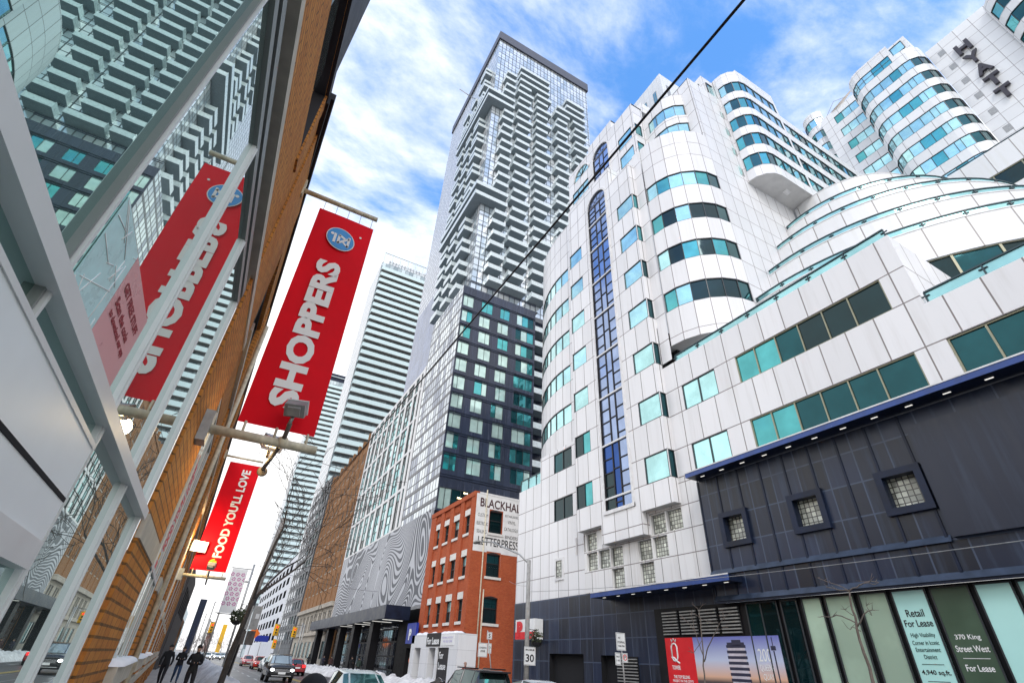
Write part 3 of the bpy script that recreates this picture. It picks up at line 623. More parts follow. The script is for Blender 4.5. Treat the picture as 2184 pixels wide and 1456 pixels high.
for z in (2.36, 1.94): bar(f, PX(X0), 8.78, 9.36, z, z+.015, -.004, 0, M['txtteal'])
f.build('rule', lease)
addr = thing('lease_sign', 'dark green window sign with white address lettering 370 King Street West', 'sign', (19.25, 8, 2))
f = MB(); bar(f, PX(19.26), 7.46, 8.40, .6, 4.33, -.006, 0, grn); f.build('sign_board', addr)
for s, z, w, h in (('370 King', 2.95, .62, .16), ('Street West', 2.68, .8, .16), ('For Lease', 2.22, .66, .16)): sx(s, 7.93, z, w, h, M['wt'], X0, addr, .012)
f = MB(); bar(f, PX(X0), 7.6, 8.24, 2.52, 2.535, -.004, 0, M['wt']); f.build('rule', addr)
third = thing('lease_sign', 'pale green window sign at the right edge with a line of small print', 'sign', (19.25, 6.8, 2)); f = MB(); bar(f, PX(19.26), 6.44, 7.24, .6, 4.33, -.006, 0, pale); f.build('sign_board', third); sx('Arlin', 6.65, 2.02, .36, .12, M['bk'], X0, third, .01)
# louvres and the development poster
for y0 in (15.55, 16.7, 17.85, 19.0):
    f = MB(); f.box(19.27, 19.30, y0, y0+1.02, 3.28, 4.32, M['dark'])
    for i in range(8): f.box(19.2, 19.27, y0+.03, y0+.99, 3.32+i*.125, 3.37+i*.125, M['steel'])
    f.build('louvre', hot)
f = MB(); f.box(19.5, 19.54, 22.3, 23.9, .4, 2.45, M['dark'])
for i in range(15): f.box(19.44, 19.5, 22.33, 23.87, .45+i*.133, .5+i*.133, M['steel'])
f.build('louvre', hot)
post = thing('development_poster', 'wide street level poster, red with a crown emblem beside a dusk tower picture', 'poster', (19.27, 17, 1.7))
f = MB(); f.box(19.25, 19.275, 18.3, 20.0, .3, 3.2, M['redp']); f.build('red_panel', post)
duskm, nt_, b_ = newmat('printed_dusk_picture'); q = NB(nt_); uv, u, v = q.uv(); rp = q.n('ShaderNodeValToRGB'); q.put(rp.inputs[0], q.rng(v, 1.0, 3.2))
for i, (p, c) in enumerate(((0, (.05,.05,.08)), (.28, (.10,.07,.07)), (.36, (.75,.45,.30)), (.62, (.55,.60,.75)), (1, (.16,.18,.50)))):
    e = rp.color_ramp.elements[i] if i < 2 else rp.color_ramp.elements.new(p); e.position = p; e.color = (*c, 1)
q.put(b_.inputs['Base Color'], rp.outputs[0]); b_.inputs['Roughness'].default_value = .35
f = MB(); f.box(19.25, 19.275, 14.0, 18.29, .3, 3.2, duskm); f.build('picture_panel', post)
f = MB(); PB = PX(19.246)
f2 = plain('printed_tower', (.03,.03,.06), .4, var=.1); f3 = plain('printed_tower_light', (.55,.5,.55), .4, var=.2)
for i in range(11): bar(f, PB, 15.55+(.0 if i > 8 else .0), 16.5, .9+i*.19, 1.0+i*.19, -.003, 0, f2); bar(f, PB, 15.6, 16.45, 1.0+i*.19, 1.09+i*.19, -.002, 0, f3 if i < 10 else f2)
bar(f, PB, 15.75, 16.2, 2.88, 3.08, -.003, 0, f2); bar(f, PB, 14.28, 14.33, .6, 2.7, -.003, 0, f2); bar(f, PB, 14.2, 14.41, 2.72, 2.86, -.003, 0, f2); bar(f, PB, 14.29, 14.32, 2.86, 3.15, -.003, 0, f2)
for i in range(9): bar(f, PB, 16.55+i*.17, 16.7+i*.17, .8, 1.2+.3*rnd.random(), -.002, 0, f2)
f.build('tower_print', post)
sx('200', 14.75, 2.35, .55, .42, M['wt'], 19.246, post); sx('QUEENS', 14.75, 2.02, .6, .24, M['wt'], 19.246, post); sx('QUAY', 14.75, 1.74, .45, .22, M['wt'], 19.246, post); sx('200RES.CA', 14.8, 1.5, .45, .1, M['wt'], 19.246, post)
sx('TOWER', 19.45, 1.98, .5, .16, M['wt'], 19.246, post, .02); sx('THE TOP SELLING', 19.2, 1.66, .95, .12, M['wt'], 19.246, post, .02); sx("PROJECT IN THE CITY'S", 19.15, 1.5, 1.2, .12, M['wt'], 19.246, post, .02); sx('COVETED WATERFRONT', 19.15, 1.34, 1.2, .12, M['wt'], 19.246, post, .02)
f = MB()        # crowned letter emblem
def pl(pts, r=.035): f.tube([(19.238, y, z) for y, z in pts], r, M['wt'], 5)
pl([(19.62,2.45),(19.62,2.85),(19.55,2.95),(19.45,2.98),(19.35,2.95),(19.28,2.85),(19.28,2.45),(19.35,2.33),(19.45,2.3),(19.55,2.33),(19.62,2.45)]); pl([(19.66,2.45),(19.5,2.42),(19.36,2.3),(19.2,2.22)]); pl([(19.56,3.03),(19.6,3.15),(19.52,3.08),(19.45,3.18),(19.38,3.08),(19.3,3.15),(19.34,3.03)], .02)
f.build('crown_emblem', post)

# ------------------------------------------------------------ hotel tower with the letters, behind the block
ht = thing('hotel_tower', 'white hotel tower with bulging window bay and big dark letters stacked down its wall', 'tower', (52, 8, 0)); WT = M['white_tower']
mb = MB(); Rl, Rr = 1.75, 1.7; cl_, cr2 = (49.95, 7.9), (49.9, 4.5)
def PB1(u, v, d):      # left quarter round, straight front, right quarter round
    L1 = Rl*R(100)
    if u < L1: a = R(80)+u/Rl; return (cl_[0]+(Rl-d)*math.cos(a), cl_[1]+(Rl-d)*math.sin(a), v)
    u -= L1
    if u < 3.4: return (48.2+d, 7.9-u, v)
    u -= 3.4; a = math.pi+u/Rr; return (cr2[0]+(Rr-d)*math.cos(a), cr2[1]+(Rr-d)*math.sin(a), v)
L1 = Rl*R(100); L2 = L1+3.4; L3 = L2+Rr*R(100)
usB = [L1*i/4 for i in range(4)]+[L1, L1+1.0, L1+2.0, L1+2.9, L2]+[L2+Rr*R(100)*i/4 for i in range(1, 5)]
rows = [(.25, L3-.25, 60.8-2.69*k-1.5, 60.8-2.69*k) for k in range(1, 8)]; r0 = (.25, L1+2.9, 59.35, 60.85)
wall(mb, PB1, 0, L3, 38, 59.2, WT, rows, .08, uc=usB); wall(mb, PB1, L1+3.2, L3, 59.2, 60.1, WT, uc=usB); wall(mb, PB1, 0, L1+3.2, 59.2, 62.4, WT, [r0], .08, uc=usB)
mb.face([PB1(u,60.1,0) for u in usB]+[(52,3,60.1),(52,9.5,60.1)], M['trim']); mb.face([PB1(u,62.4,0) for u in usB if u < L1+3.3]+[(51,5,62.4),(52,9.5,62.4)], M['trim'])
mb.face([PB1(L1+3.2,59.2,0),PB1(L1+3.2,62.4,0),(52,5.0,62.4),(52,5.0,59.2)], WT)
mb.box(50.2, 56, 3.2, 6.4, 60.1, 64.2, WT)
wall(mb, PX(50.0), -14, 2.75, 30, 59.2, WT); mb.face([(50,2.75,30),(50,2.75,59.2),(60,2.75,59.2),(60,2.75,30)], WT); mb.box(50.03, 60, -14, 2.75, 59.0, 59.2, M['trim'])
for k in range(8): bar(mb, PX(50), 1.5, 2.05, 38.3+2.68*k, 39.1+2.68*k, -.02, 0, M['steel'])
P525 = PX(52.4); fl = [(10.2, 13.05, 62.0-2.7*k, 63.45-2.7*k) for k in range(8)]
wall(mb, P525, 9.2, 14.6, 38, 64.6, WT, fl, .08); mb.face([(52.4,14.6,38),(52.4,14.6,64.6),(60,14.6,64.6),(60,14.6,38)], WT); mb.box(52.43, 60, 9.2, 14.6, 64.4, 64.6, M['trim'])
PS1 = PARC(54.3, 15.6, 1.5, R(80), 1); rs = [(.9, 1.5*R(150), 65.0-2.7*k, 66.5-2.7*k) for k in range(7)]
wall(mb, PS1, 0, 1.5*R(160), 40, 67.8, WT, rs, .08, uc=cuts(0, 1.5*R(160), .55)); mb.face([PS1(u,67.8,0) for u in cuts(0, 1.5*R(160), .55)], M['trim'])
PR = PARC(50.6, -4.6, 2.4, R(112), 1); rr_ = [(.3, 6, 55.4-2.7*k, 57-2.7*k) for k in range(3)]
wall(mb, PR, 0, 6.3, 48, 58.4, WT, rr_, .08, uc=cuts(0, 6.3, .8)); mb.face([PR(u,58.4,0) for u in cuts(0,6.3,.8)], M['trim'])
wall(mb, PX(46), -10, 6.5, 26, 39.7, M['white_drum'], [(-9, 6.0, 35.5, 37.25)], .15); mb.face([(46,6.5,26),(46,6.5,39.7),(60,6.5,39.7),(60,6.5,26)], WT); mb.box(46.03, 60, -10, 6.5, 39.6, 39.7, M['trim'])
mb.build('tower_wall', ht)
for k, h in enumerate(rows): window(PB1, h, ht, [T3, T2, T1, T1, T1, T2 if k % 3 else T1, T1 if k % 2 else T2, T1, T1, T3, T3, T3], us=[.25]+usB[1:-1]+[L3-.25], dep=.06, fw=.05)
window(PB1, r0, ht, [T3, T2, T1, T1, T1, T2, T2], us=[.25]+[u for u in usB[1:] if u < L1+2.8]+[L1+2.9], dep=.06, fw=.05)
window(PX(50.2), (3.6, 6.1, 62.3, 63.8), ht, [T1, T1], us=[3.6, 4.8, 6.1], dep=-.02, fw=.06)
for h in fl: window(P525, h, ht, [T1, T1, rnd.choice([T1, T2])], us=[10.2, 11.1, 12.1, 13.05], dep=.06, fw=.05)
for h in rs: window(PS1, h, ht, [T3, T2, T1, T1], us=[.9, 1.6, 2.3, 3.1, h[1]], dep=.06, fw=.05)
for h in rr_: window(PR, h, ht, [T2, T3, T2, T3, T2], us=[.3, 1.4, 2.6, 3.8, 5, 6], dep=.06, fw=.05)
window(PX(46), (-9, 6.0, 35.5, 37.25), ht, [T4, T3, T4], us=[-9+1.875*i for i in range(9)], dep=.12, fw=.08, fm=M['goldframe'])
f = MB(); bar(f, PX(46), -10, 6.4, 39.9, 39.96, .1, .2, M['railtop']); f.build('terrace_railing', ht)
for i, ch_ in enumerate('HYATT'):
    o = text(ch_, (49.92, .95 if ch_ != 'H' else .98, 55.15-2.03*i), wd=1.18, ht=1.5, mat=M['letters'], name='letter', parent=ht, bold=.045, ex=.25, **LX)
for nm, lb, c, rr in (('satellite_dish', 'pale round satellite dish standing on the roof beside the small round bay', (54.0, 12.2, 66.3), 2.5), ('satellite_dish', 'half hidden pale dish on the roof behind the top of the bulging bay', (52.4, 5.9, 63.4), 1.5)):
    d = thing(nm, lb, 'satellite dish', c, 'roof dishes'); f = MB(); cv = Vector(c); ax = Vector((-.75, .2, .62)).normalized(); e1 = ax.orthogonal().normalized(); e2 = ax.cross(e1)
    dm = plain('dish_beige', (.62, .56, .50), .7)
    for j in range(4):
        for i in range(16):
            P = lambda a, t: cv+ax*(.35*t*t)+(e1*math.cos(a)+e2*math.sin(a))*rr*t
            a0, a1, t0, t1 = 2*math.pi*i/16, 2*math.pi*(i+1)/16, j/4, (j+1)/4; f.face([P(a0,t0), P(a0,t1), P(a1,t1), P(a1,t0)], dm, smooth=True)
    f.build('reflector', d); f = MB(); f.tube([cv, cv-Vector((0,0,2.2))], .12, M['steel']); [f.tube([cv+ax*.3*.9+(e1*math.cos(a)+e2*math.sin(a))*rr*.9, cv+ax*1.1], .03, M['steel'], 5) for a in (0, 2.1, 4.2)]; f.build('mast', d)
# pale slab tower further back
sb = thing('slab_tower', 'plain pale tower with grey vertical louvre strips behind the hotel roof', 'tower', (66, 44, 0)); mb = MB()
SW = panels('pale_slab_panels', (.70,.72,.74), (.45,.47,.5), 1.6, 0, [(3, 0)], .05, .4, .04, .05)
wall(mb, PX(60), 42, 54, 0, 130, SW); wall(mb, PY(42), 60, 68, 0, 129.99, SW); mb.box(60, 68, 42.01, 54, 129.9, 130, M['trim'], '-x-y'); mb.build('wall', sb)
for y in (44.0, 47.4, 51.0):
    for z in (119, 110): 
        f = MB(); bar(f, PX(60), y, y+1.2, z, z+6, -.05, 0, M['steel']); bar(f, PX(60), y+.2, y+.5, z+.2, z+5.8, -.06, -.05, T2); bar(f, PX(60), y+.7, y+1.0, z+.2, z+5.8, -.06, -.05, T2); f.build('louvre', sb)
for x in (61.5, 64.8):
    f = MB(); bar(f, PY(42), x, x+1.2, 119, 126, -.05, 0, M['steel']); f.build('louvre', sb)

# ------------------------------------------------------------ red brick corner building
rb = thing('brick_building', 'four storey red brick building with a white painted sign on its gable', 'building', (24, 48, 0))
RBm = brick('red_brick', (.42,.062,.016), (.54,.11,.03), (.30,.13,.08), big=.35)
stone = plain('white_stone', (.70,.68,.63), .7, var=.12, vs=5); shopw = panels('white_shop_panels', (.74,.74,.74), (.45,.45,.45), 2.2, 42.3, [(1.05, .6)], .02, .5, .03, .1)
mb = MB(); PF = PX(19.0); PG = PY(42.3)
ww = [(43.35, 44.45), (45.95, 47.15), (48.3, 49.6), (50.6, 51.95)]; zz_ = [(4.75, 6.45), (8.25, 9.9), (11.85, 13.5)]
fh = [(a, b, c, d) for a, b in ww for c, d in zz_]; gh = [(20.48, 21.82, 11.9, 13.85), (20.46, 21.8, 8.25, 10.1), (20.45, 21.8, 4.7, 6.6)]
wall(mb, PF, 42.3, 53.6, 3.9, 15.3, RBm, fh, .22); wall(mb, PG, 19.0, 32, .1, 15.3, RBm, gh, .22)
mb.box(19.0, 32, 42.32, 53.6, 15.0, 15.25, M['dark'], '-x-y'); mb.face([(19,53.6,3.9),(19,53.6,15.3),(32,53.6,15.3),(32,53.6,3.9)], RBm)
for y in (42.3, 44.75, 47.35, 49.85, 52.2): bar(mb, PF, y, y+(.85 if y < 52 else 1.4), 4.2, 15.0, -.14, 0, RBm)
bar(mb, PF, 42.3, 53.6, 15.0, 15.45, -.2, .3, RBm); bar(mb, PF, 42.3, 53.6, 3.95, 4.25, -.2, 0, RBm); bar(mb, PG, 19.3, 32, 15.25, 15.42, -.04, .3, M['trim'])
for a, b in ww:
    for i in range(6): bar(mb, PF, a+.05+i*(b-a)/6, a+.05+(i+.55)*(b-a)/6, 14.25, 14.8, -.1, 0, RBm)
mb.build('wall', rb)
for i, h in enumerate(fh):
    a, b, c, d = h; o = window(PF, h, rb, [T4 if i % 3 else T3, M['rail'] if i % 2 else T3], vs=[c, c+.85, d], dep=.2, fw=.07, fm=M['frame']); f = MB(); bar(f, PF, a-.12, b+.12, d, d+.55, -.06, .05, stone); f.build('lintel', o); f = MB(); bar(f, PF, a-.12, b+.12, c-.22, c, -.12, .1, stone); f.build('sill', o)
for i, h in enumerate(gh):
    a, b, c, d = h; o = window(PG, h, rb, [T4, T3 if i else T4], vs=[c, c+(d-c)*.58, d], dep=.2, fw=.07, fm=M['bk']); f = MB(); bar(f, PG, a-.15, b+.15, c-.2, c, -.1, .1, stone); f.build('sill', o)
    f = MB(); n = 8
    for k in range(n):
        x0, x1 = a+(b-a)*k/n, a+(b-a)*(k+1)/n; z = lambda x: d+.14*(1-((x-(a+b)/2)/((b-a)/2))**2); f.face([PG(x0,d-.02,-.005), PG(x1,d-.02,-.005), PG(x1,z(x1),-.005), PG(x0,z(x0),-.005)], M['bk'])
    f.build('window_head', o)
f = MB(); wall(f, PY(42.285), 19.0, 26, 10.2, 15.28, plain('white_wall_paint', (.76,.75,.73), .75, var=.1, vs=1.4), [(20.42, 21.88, 11.85, 14.0), (20.4, 21.86, 9, 10.3)], .012); ps = f.build('painted_sign', rb)
def gy(s, x, z, wd, h, m=M['bk'], bold=.0): return text(s, (x, 42.28, z), wd=wd, ht=h, mat=m, parent=ps, bold=bold, ex=.004, **LY)
gy('BLACKHALL', 19.42, 14.1, 4.75, .82, M['maroon'], .02); gy('LETTERPRESS', 19.45, 10.75, 4.2, .72, M['bk'], .01)
for s, x, z, wd in (('CUSTOM', 19.25, 13.2, 1.05), ('ELECTRONIC', 19.2, 12.45, 1.15), ('SEALING', 19.25, 11.75, 1.0), ('ESTABLISHED', 22.1, 13.55, 1.5), ('VINYL', 22.4, 12.95, .85), ('CATALOGUE', 22.05, 12.3, 1.6), ('BINDERS', 22.2, 11.6, 1.35)): gy(s, x, z, wd, .3 if s != 'ESTABLISHED' else .2)
for x, z1 in ((20.02, 15.7), (20.32, 7.2)):
    f = MB(); f.tube([(x,42.2,.2),(x,42.2,z1)], .06, M['cream']); [f.tube([(x,42.2,z),(x,42.3,z)], .03, M['steel'], 5) for z in (2, 5, 8, 11, 14) if z < z1]; f.build('drain_pipe', rb)
# white shop front with lease boards, snow on its ledge
mb = MB(); Pw = PX(18.35)
wall(mb, Pw, 42.1, 53.4, .1, 3.85, shopw, [(50.6, 52.3, .2, 2.85), (46.9, 48.5, .2, 2.85), (43.9, 46.4, .2, 2.85)], .6, shopw); wall(mb, PY(42.1), 18.35, 20, .1, 3.85, shopw); mb.box(18.35, 19, 42.1, 53.4, 3.84, 3.86, shopw, '-z'); mb.box(18.95, 18.97, 42.2, 53.3, .1, 3, M['bk'])
mb.build('shop_front', rb)
f = MB(); r = random.Random(3)
for i in range(14):
    y = 42.3+i*.8; f.sphere((18.72, y+.4, 3.84), .55, M['snowc'], 10, 6, (.6, .95, .25+.25*r.random()), 0, .5)
so_ = f.build('snow_ledge', rb)
lb1 = thing('lease_board', 'black board with white For Lease lettering over the white shop door', 'sign', (18.3, 47.5, 3.4)); f = MB(); bar(f, Pw, 45.9, 49.2, 2.95, 3.95, -.05, -.002, M['bk']); f.build('sign_board', lb1); text('For Lease', (18.29, 49.0, 3.08), wd=2.9, ht=.55, mat=M['wt'], parent=lb1, bold=.03, ex=.004, **LX)
lb2 = thing('lease_board', 'tall black board with For Lease on two lines in the shop doorway', 'sign', (18.3, 45.2, 1.6)); f = MB(); bar(f, Pw, 43.95, 46.35, .3, 2.84, .1, .15, M['bk']); f.build('sign_board', lb2)
text('For', (18.44, 46.1, 2.05), wd=.95, ht=.5, mat=M['wt'], parent=lb2, bold=.02, ex=.004, **LX); text('Lease', (18.44, 46.1, 1.3), wd=1.6, ht=.5, mat=M['wt'], parent=lb2, bold=.02, ex=.004, **LX)
lb3 = thing('notice_sheet', 'pale notice with faint violet print beside the black lease board', 'notice', (18.3, 44, 3.3)); f = MB(); bar(f, Pw, 42.9, 45.7, 3.0, 3.75, -.03, -.002, M['wt']); f.build('sheet', lb3); vio = plain('violet_print', (.5,.45,.7), .7, var=0); text('ZONING NOTICE', (18.31, 45.5, 3.5), wd=2.3, ht=.12, mat=vio, parent=lb3, ex=.003, **LX); text('416 363 2344', (18.31, 45.2, 3.2), wd=1.9, ht=.2, mat=vio, parent=lb3, ex=.003, **LX)

# ------------------------------------------------------------ tall condo tower
ct = thing('condo_tower', 'very tall glass condo tower with staggered balconies over a navy panelled base', 'tower', (30, 65, 0))
nav2 = panels('navy_spandrel_panels', (.026,.034,.062), (.02,.024,.04), 1.05, 19.0, [(2.72, 22.6)], .05, .22, .25, .1, (.09,.1,.15), .6)
CW = curtain('upper_curtain_wall', (.84,.87,.89), (.52,.60,.66), (.05,.06,.07), .98, [(2.55, 51.4), (2.55, 52.3), (2.55, 53.7)], .15, 19.4, .35, .08)
CS = curtain('street_curtain_wall', (.62,.67,.70), (.16,.19,.26), (.015,.018,.024), .95, [(2.72, 22.6), (2.72, 23.9)], .17, 53.4, .7, .06, .16, (.025,.03,.05))
bst = panels('blue_grey_stem', (.16,.20,.32), (.06,.07,.1), 1.2, 0, [(2.88, 51.5)], .06, .25, .15, .1)
mb = MB(); PN = PY(53.4); PSn = PX(19.0); PT = PY(54.6); PTS = PX(20.5)
nwin = []; PW = glass('drawn_blind_glass', (.60,.80,.74), .35, .05)
for r_ in range(10):
    zt = 47.35-2.72*r_; s = (.12, -.18, .0, .3, -.1, .2, -.3, .1, -.15, .25)[r_]
    nwin += [(19.2, 20.85, zt-2.1, zt), (22.1+s*.6, 23.9+s, zt-2.1, zt), (25.2+s, 26.9+s*.5, zt-2.1, zt), (28.15+s*.5, 31.2, zt-2.1, zt)]
wall(mb, PN, 19.0, 31.5, 16.0, 48.95, nav2, nwin+[(19.15, 30, 16.2, 18.7)], .08)
for k in range(12): bar(mb, PN, 19.0, 31.5, 22.62+2.72*(k-1)-.0, 22.62+2.72*(k-1)+.1, -.05, 0, M['navy_plain']); bar(mb, PN, 19.0, 31.5, 22.62+2.72*(k-1)+.28, 22.62+2.72*(k-1)+.36, -.05, 0, M['navy_plain'])
wall(mb, PSn, 53.4, 65.9, 16.0, 48.95, CS); mb.face([(19,53.4,48.95),(32,53.4,48.95),(32,66,48.95),(19,66,48.95)], M['soffit'])
mb.face([(31.5,53.4,0),(31.5,60,0),(31.5,60,49),(31.5,53.4,49)], M['navy_plain']); wall(mb, PY(55.6), 31.5, 46.2, 0, 48.9, nav2); mb.build('base_wall', ct)
for i, h in enumerate(nwin):
    wv = h[1]-h[0]; us = [h[0], h[0]+wv*rnd.choice([.35, .4, .6, .5]), h[1]] if i % 4 < 3 else [h[0], h[0]+.95, h[0]+2.0, h[1]]
    window(PN, h, ct, [rnd.choice([PW, PW, PW, T2]) for _ in us] if i % 4 != 3 else [rnd.choice([PW, T2, T3]) for _ in us], us=us, dep=.07, fw=.045, fd=.05)
window(PN, (19.15, 30, 16.2, 18.7), ct, [PW, PW, T3, T4, T4, T3, T4, T4, T3], us=[19.15, 19.9, 20.7, 21.9, 23.2, 24.5, 25.8, 27.2, 28.6, 30], dep=.07, fw=.06, name='lobby_window')
f = MB(); r = random.Random(4)
for i in range(14): x = 21.2+5*r.random(); z = 17.2+1.3*r.random(); f.box(x, x+.5, 53.43, 53.45, z, z+.13, M['lampw'])
f.build('lit_lamps', ct)
mb = MB(); wall(mb, PT, 20.5, 46.2, 48.9, 128.3, CW); wall(mb, PTS, 54.6, 70, 48.9, 128.3, CW); wall(mb, PTS, 70, 84, 62, 128.3, panels('white_stem_panels', (.62,.65,.70), (.10,.115,.14), 1.3, 0, [(2.55, 51.4), (2.55, 52.7)], .24, .3, .08, .05))
wall(mb, PTS, 70, 84, 30, 62, bst); mb.face([(46.2,54.6,40),(46.2,84,40),(46.2,84,128.3),(46.2,54.6,128.3)], nav2)
mb.build('upper_wall', ct)
f = MB(); PK = plain('dark_roof_band', (.07,.075,.10), .5, var=.1); f.box(20.2, 46.5, 54.2, 84, 128.3, 131.6, PK); f.build('roof_band', ct)
f = MB(); f.tube([(20.4,70,126),(17.0,71,128.5)], .12, M['steel']); f.build('davit_arm', ct)
# balconies: one slab with glazed guards on three sides
balg = plain('balcony_guard', (.62,.69,.70), .3, var=.12); slab = plain('balcony_soffit', (.28,.33,.355), .8, var=.08)
def balcony(x0, x1, y0, y1, z, parent, name='balcony', open_y=True, mb=None):
    f = mb or MB(); f.box(x0, x1, y0, y1, z, z+.16, slab); t = .06
    f.box(x0-.01, x1+.01, y0-.02, y0+t, z+.02, z+.88, balg); f.box(x0-.01, x0+t, y0+t, y1, z+.02, z+1.12, balg); f.box(x1-t, x1+.01, y0+t, y1, z+.02, z+1.12, balg)
    return None if mb else f.build(name, parent)
cols = [(22.35, 24.9, 22.7, 25.05), (25.55, 29.5, 26.0, 28.9), (30.4, 34.3, 30.5, 33.3), (35.4, 39.3, 36.0, 38.6)]
YB, Y1 = 53.0, 54.6
nb = 0; rest = MB()
for k in range(27):
    z = 51.4+2.55*k
    wrap = k in (7, 8, 19, 20)
    if wrap: balcony(18.75, 25.0, YB, Y1, z, ct); balcony(18.75, 20.5, Y1+.01, 70, z, ct); nb += 2
    for ci, c in enumerate(cols):
        if k > 25 and ci in (0,): continue
        if wrap and ci == 0: continue
        if k in (24, 25, 26) and ci in (1, 2):
            if ci == 1: balcony(26.0, 33.8, YB, Y1, z, ct); nb += 1
            continue
        if ci == 3 and k > 23: continue
        if ci == 0 and k > 24: continue
        x0, x1 = (c[0], c[1]) if (k+ci) % 2 else (c[2], c[3])
        if nb < 98: balcony(x0, x1, YB, Y1, z, ct); nb += 1
        else: balcony(x0, x1, YB, Y1, z, ct, mb=rest)
    if k > 8: x0 = 40.3+(.5 if k % 2 else 0); balcony(x0, x0+3.4, YB, Y1, z, ct, mb=rest) if k < 23 else None
    if k in (24, 25, 26): balcony(38.6, 43.8, YB, Y1, z-2.55, ct, mb=rest)
    if not wrap:
        for a, b in ((57.0, 60.0), (61.2, 64.0), (65.4, 68.6)):
            if k > 23 and a > 60: continue
            s = .5 if (k+int(a)) % 2 else 0; balcony(18.9+s*.4, 20.5, a+s, b+s, z, ct, mb=rest)
rest['kind'] if False else None
for k in range(11): balcony(31.6, 34.4, 53.6, 55.6, 18.3+2.72*k, ct, mb=rest)
o = rest.build('balcony_mass', ct); o['kind'] = 'stuff'

# ------------------------------------------------------------ white framed mid-rise with the wave mural
wf = thing('white_framed_building', 'mid-rise block in a white grid frame over a black and white wave mural', 'building', (24, 80, 0))
mb = MB(); PWf = PX(19.0); ubars = [65.9, 68.4, 70.9, 74.7, 78.0, 81.6, 85.0, 88.5, 92.0, 95.2, 98.4]; zb = [16.4, 22.0, 27.4, 32.6, 37.6, 40.6]
wh = []
for a, b in zip(ubars, ubars[1:]):
    for c, d in zip(zb, zb[1:]): wh.append((a+.42 if a > 66 else a+1.1, b-.42, c+.22, d-.18))
wall(mb, PWf, 65.9, 98.6, 16.4, 41.0, M['trim'], wh, .16); mb.face([(19,65.9,40),(19,65.9,41),(30,65.9,41),(30,65.9,40)], M['trim']); mb.box(19.02, 35, 65.95, 98.6, 40.8, 40.95, M['soffit']); mb.face([(19,98.6,7),(19,98.6,41),(35,98.6,41),(35,98.6,7)], M['trim'])
mb.box(18.93, 18.99, 65.9, 66.9, 16.4, 41.1, M['trim']); mb.build('frame_wall', wf)
for i, h in enumerate(wh):
    a, b, c, d = h; window(PWf, h, wf, [rnd.choice([T1, T2, T3, M['rail'], T4]) for _ in range(8)], us=[a, a+(b-a)*rnd.choice([.35, .5, .6]), b], vs=[c, c+(d-c)*.27, c+(d-c)*.5, c+(d-c)*.77, d], dep=.14, fw=.09, fm=M['frame'])
mur, nt_, b_ = newmat('wave_mural'); q = NB(nt_); uv, u, v = q.uv()
vec = q.scale(uv, (.105, .085, 1)); nn = q.noise(vec, 1.0, .6, .3, .7); fr_ = q.m('FRACT', q.m('MULTIPLY', nn, 40)); ln = q.m('GREATER_THAN', fr_, q.rng(q.noise(q.scale(uv, (.06,.03,1)), 1.0, 1), .35, .65, .25, .72))
cnt = q.mix(ln, (.05,.057,.075), (.44,.45,.48)); q.put(b_.inputs['Base Color'], cnt); b_.inputs['Roughness'].default_value = .5
f = MB(); wall(f, PX(18.98), 53.6, 98.2, 6.6, 16.35, mur); f.face([(18.98,53.6,6.6),(18.98,53.6,16.35),(20,53.6,16.35),(20,53.6,6.6)], M['navy_plain']); f.build('mural', wf)
f = MB(); f.box(16.3, 19, 57.0, 101, 5.35, 6.62, M['navy_plain']); o = f.build('entrance_canopy', wf)
for i in range(6): l = MB(); l.box(16.6, 18.8, 58.5+i*4, 58.75+i*4, 5.32, 5.345, M['lamp']); l.build('strip_light', o)
mb = MB(); wall(mb, PX(20.2), 53.6, 98, .1, 6.6, M['black'], [(54.2, 60.2, .1, 2.95)], 1.5, M['dark']); wall(mb, PX(20.15), 64, 97, .3, 5.3, CS); mb.build('street_front', wf)
for y in (63.4, 72, 80, 88, 97): f = MB(); f.box(17.0, 17.9, y, y+1.4, .1, 5.36, M['black']); f.build('column', wf)
def sheet(name, label, cat, P, a, b, c, d, mat, frame=None, th=.05):
    t = thing(name, label, cat, P((a+b)/2, c, -.02)); f = MB(); bar(f, P, a, b, c, d, -th, -.002, mat); f.build('sign_board', t); return t
t = sheet('parking_sign', 'blue parking sign with white P beside the wave mural', 'sign', PX(18.6), 52.6, 55.3, 3.2, 4.95, M['blues'], th=.25); text('P', (18.33, 54.5, 3.5), wd=.75, ht=.95, mat=M['wt'], parent=t, bold=.05, ex=.01, **LX)
t = thing('warning_sign', 'orange diamond warning sign at the dark garage mouth', 'sign', (20.3, 57.6, 1.7)); f = MB(); f.face([(19.95,57.6,1.05),(19.95,56.9,1.85),(19.95,57.6,2.65),(19.95,58.3,1.85)][::-1], M['orange']); f.face([(19.97,57.6,1.05),(19.97,56.9,1.85),(19.97,57.6,2.65),(19.97,58.3,1.85)], M['orange']); f.build('sign_board', t); text('SLOW', (19.94, 58.0, 1.75), wd=.8, ht=.2, mat=M['bk'], parent=t, ex=.004, **LX)
t = sheet('parking_notice', 'pale garage notice board with a P in a black disc', 'sign', PX(20.0), 54.6, 56.2, .7, 2.4, plain('pale_grey_board', (.5,.5,.5), .6), th=.04); f = MB(); f.tube([(19.95,55.4,1.95),(19.93,55.4,1.95)], .36, M['bk'], 16); f.build('disc', t); text('P', (19.925, 55.53, 1.8), wd=.26, ht=.32, mat=M['wt'], parent=t, bold=.03, ex=.004, **LX); text('Private Parking', (19.95, 56.05, 1.2), wd=1.3, ht=.22, mat=M['bk'], parent=t, ex=.004, **LX); text('Reserved', (19.95, 55.9, .9), wd=1.0, ht=.2, mat=M['bk'], parent=t, ex=.004, **LX)

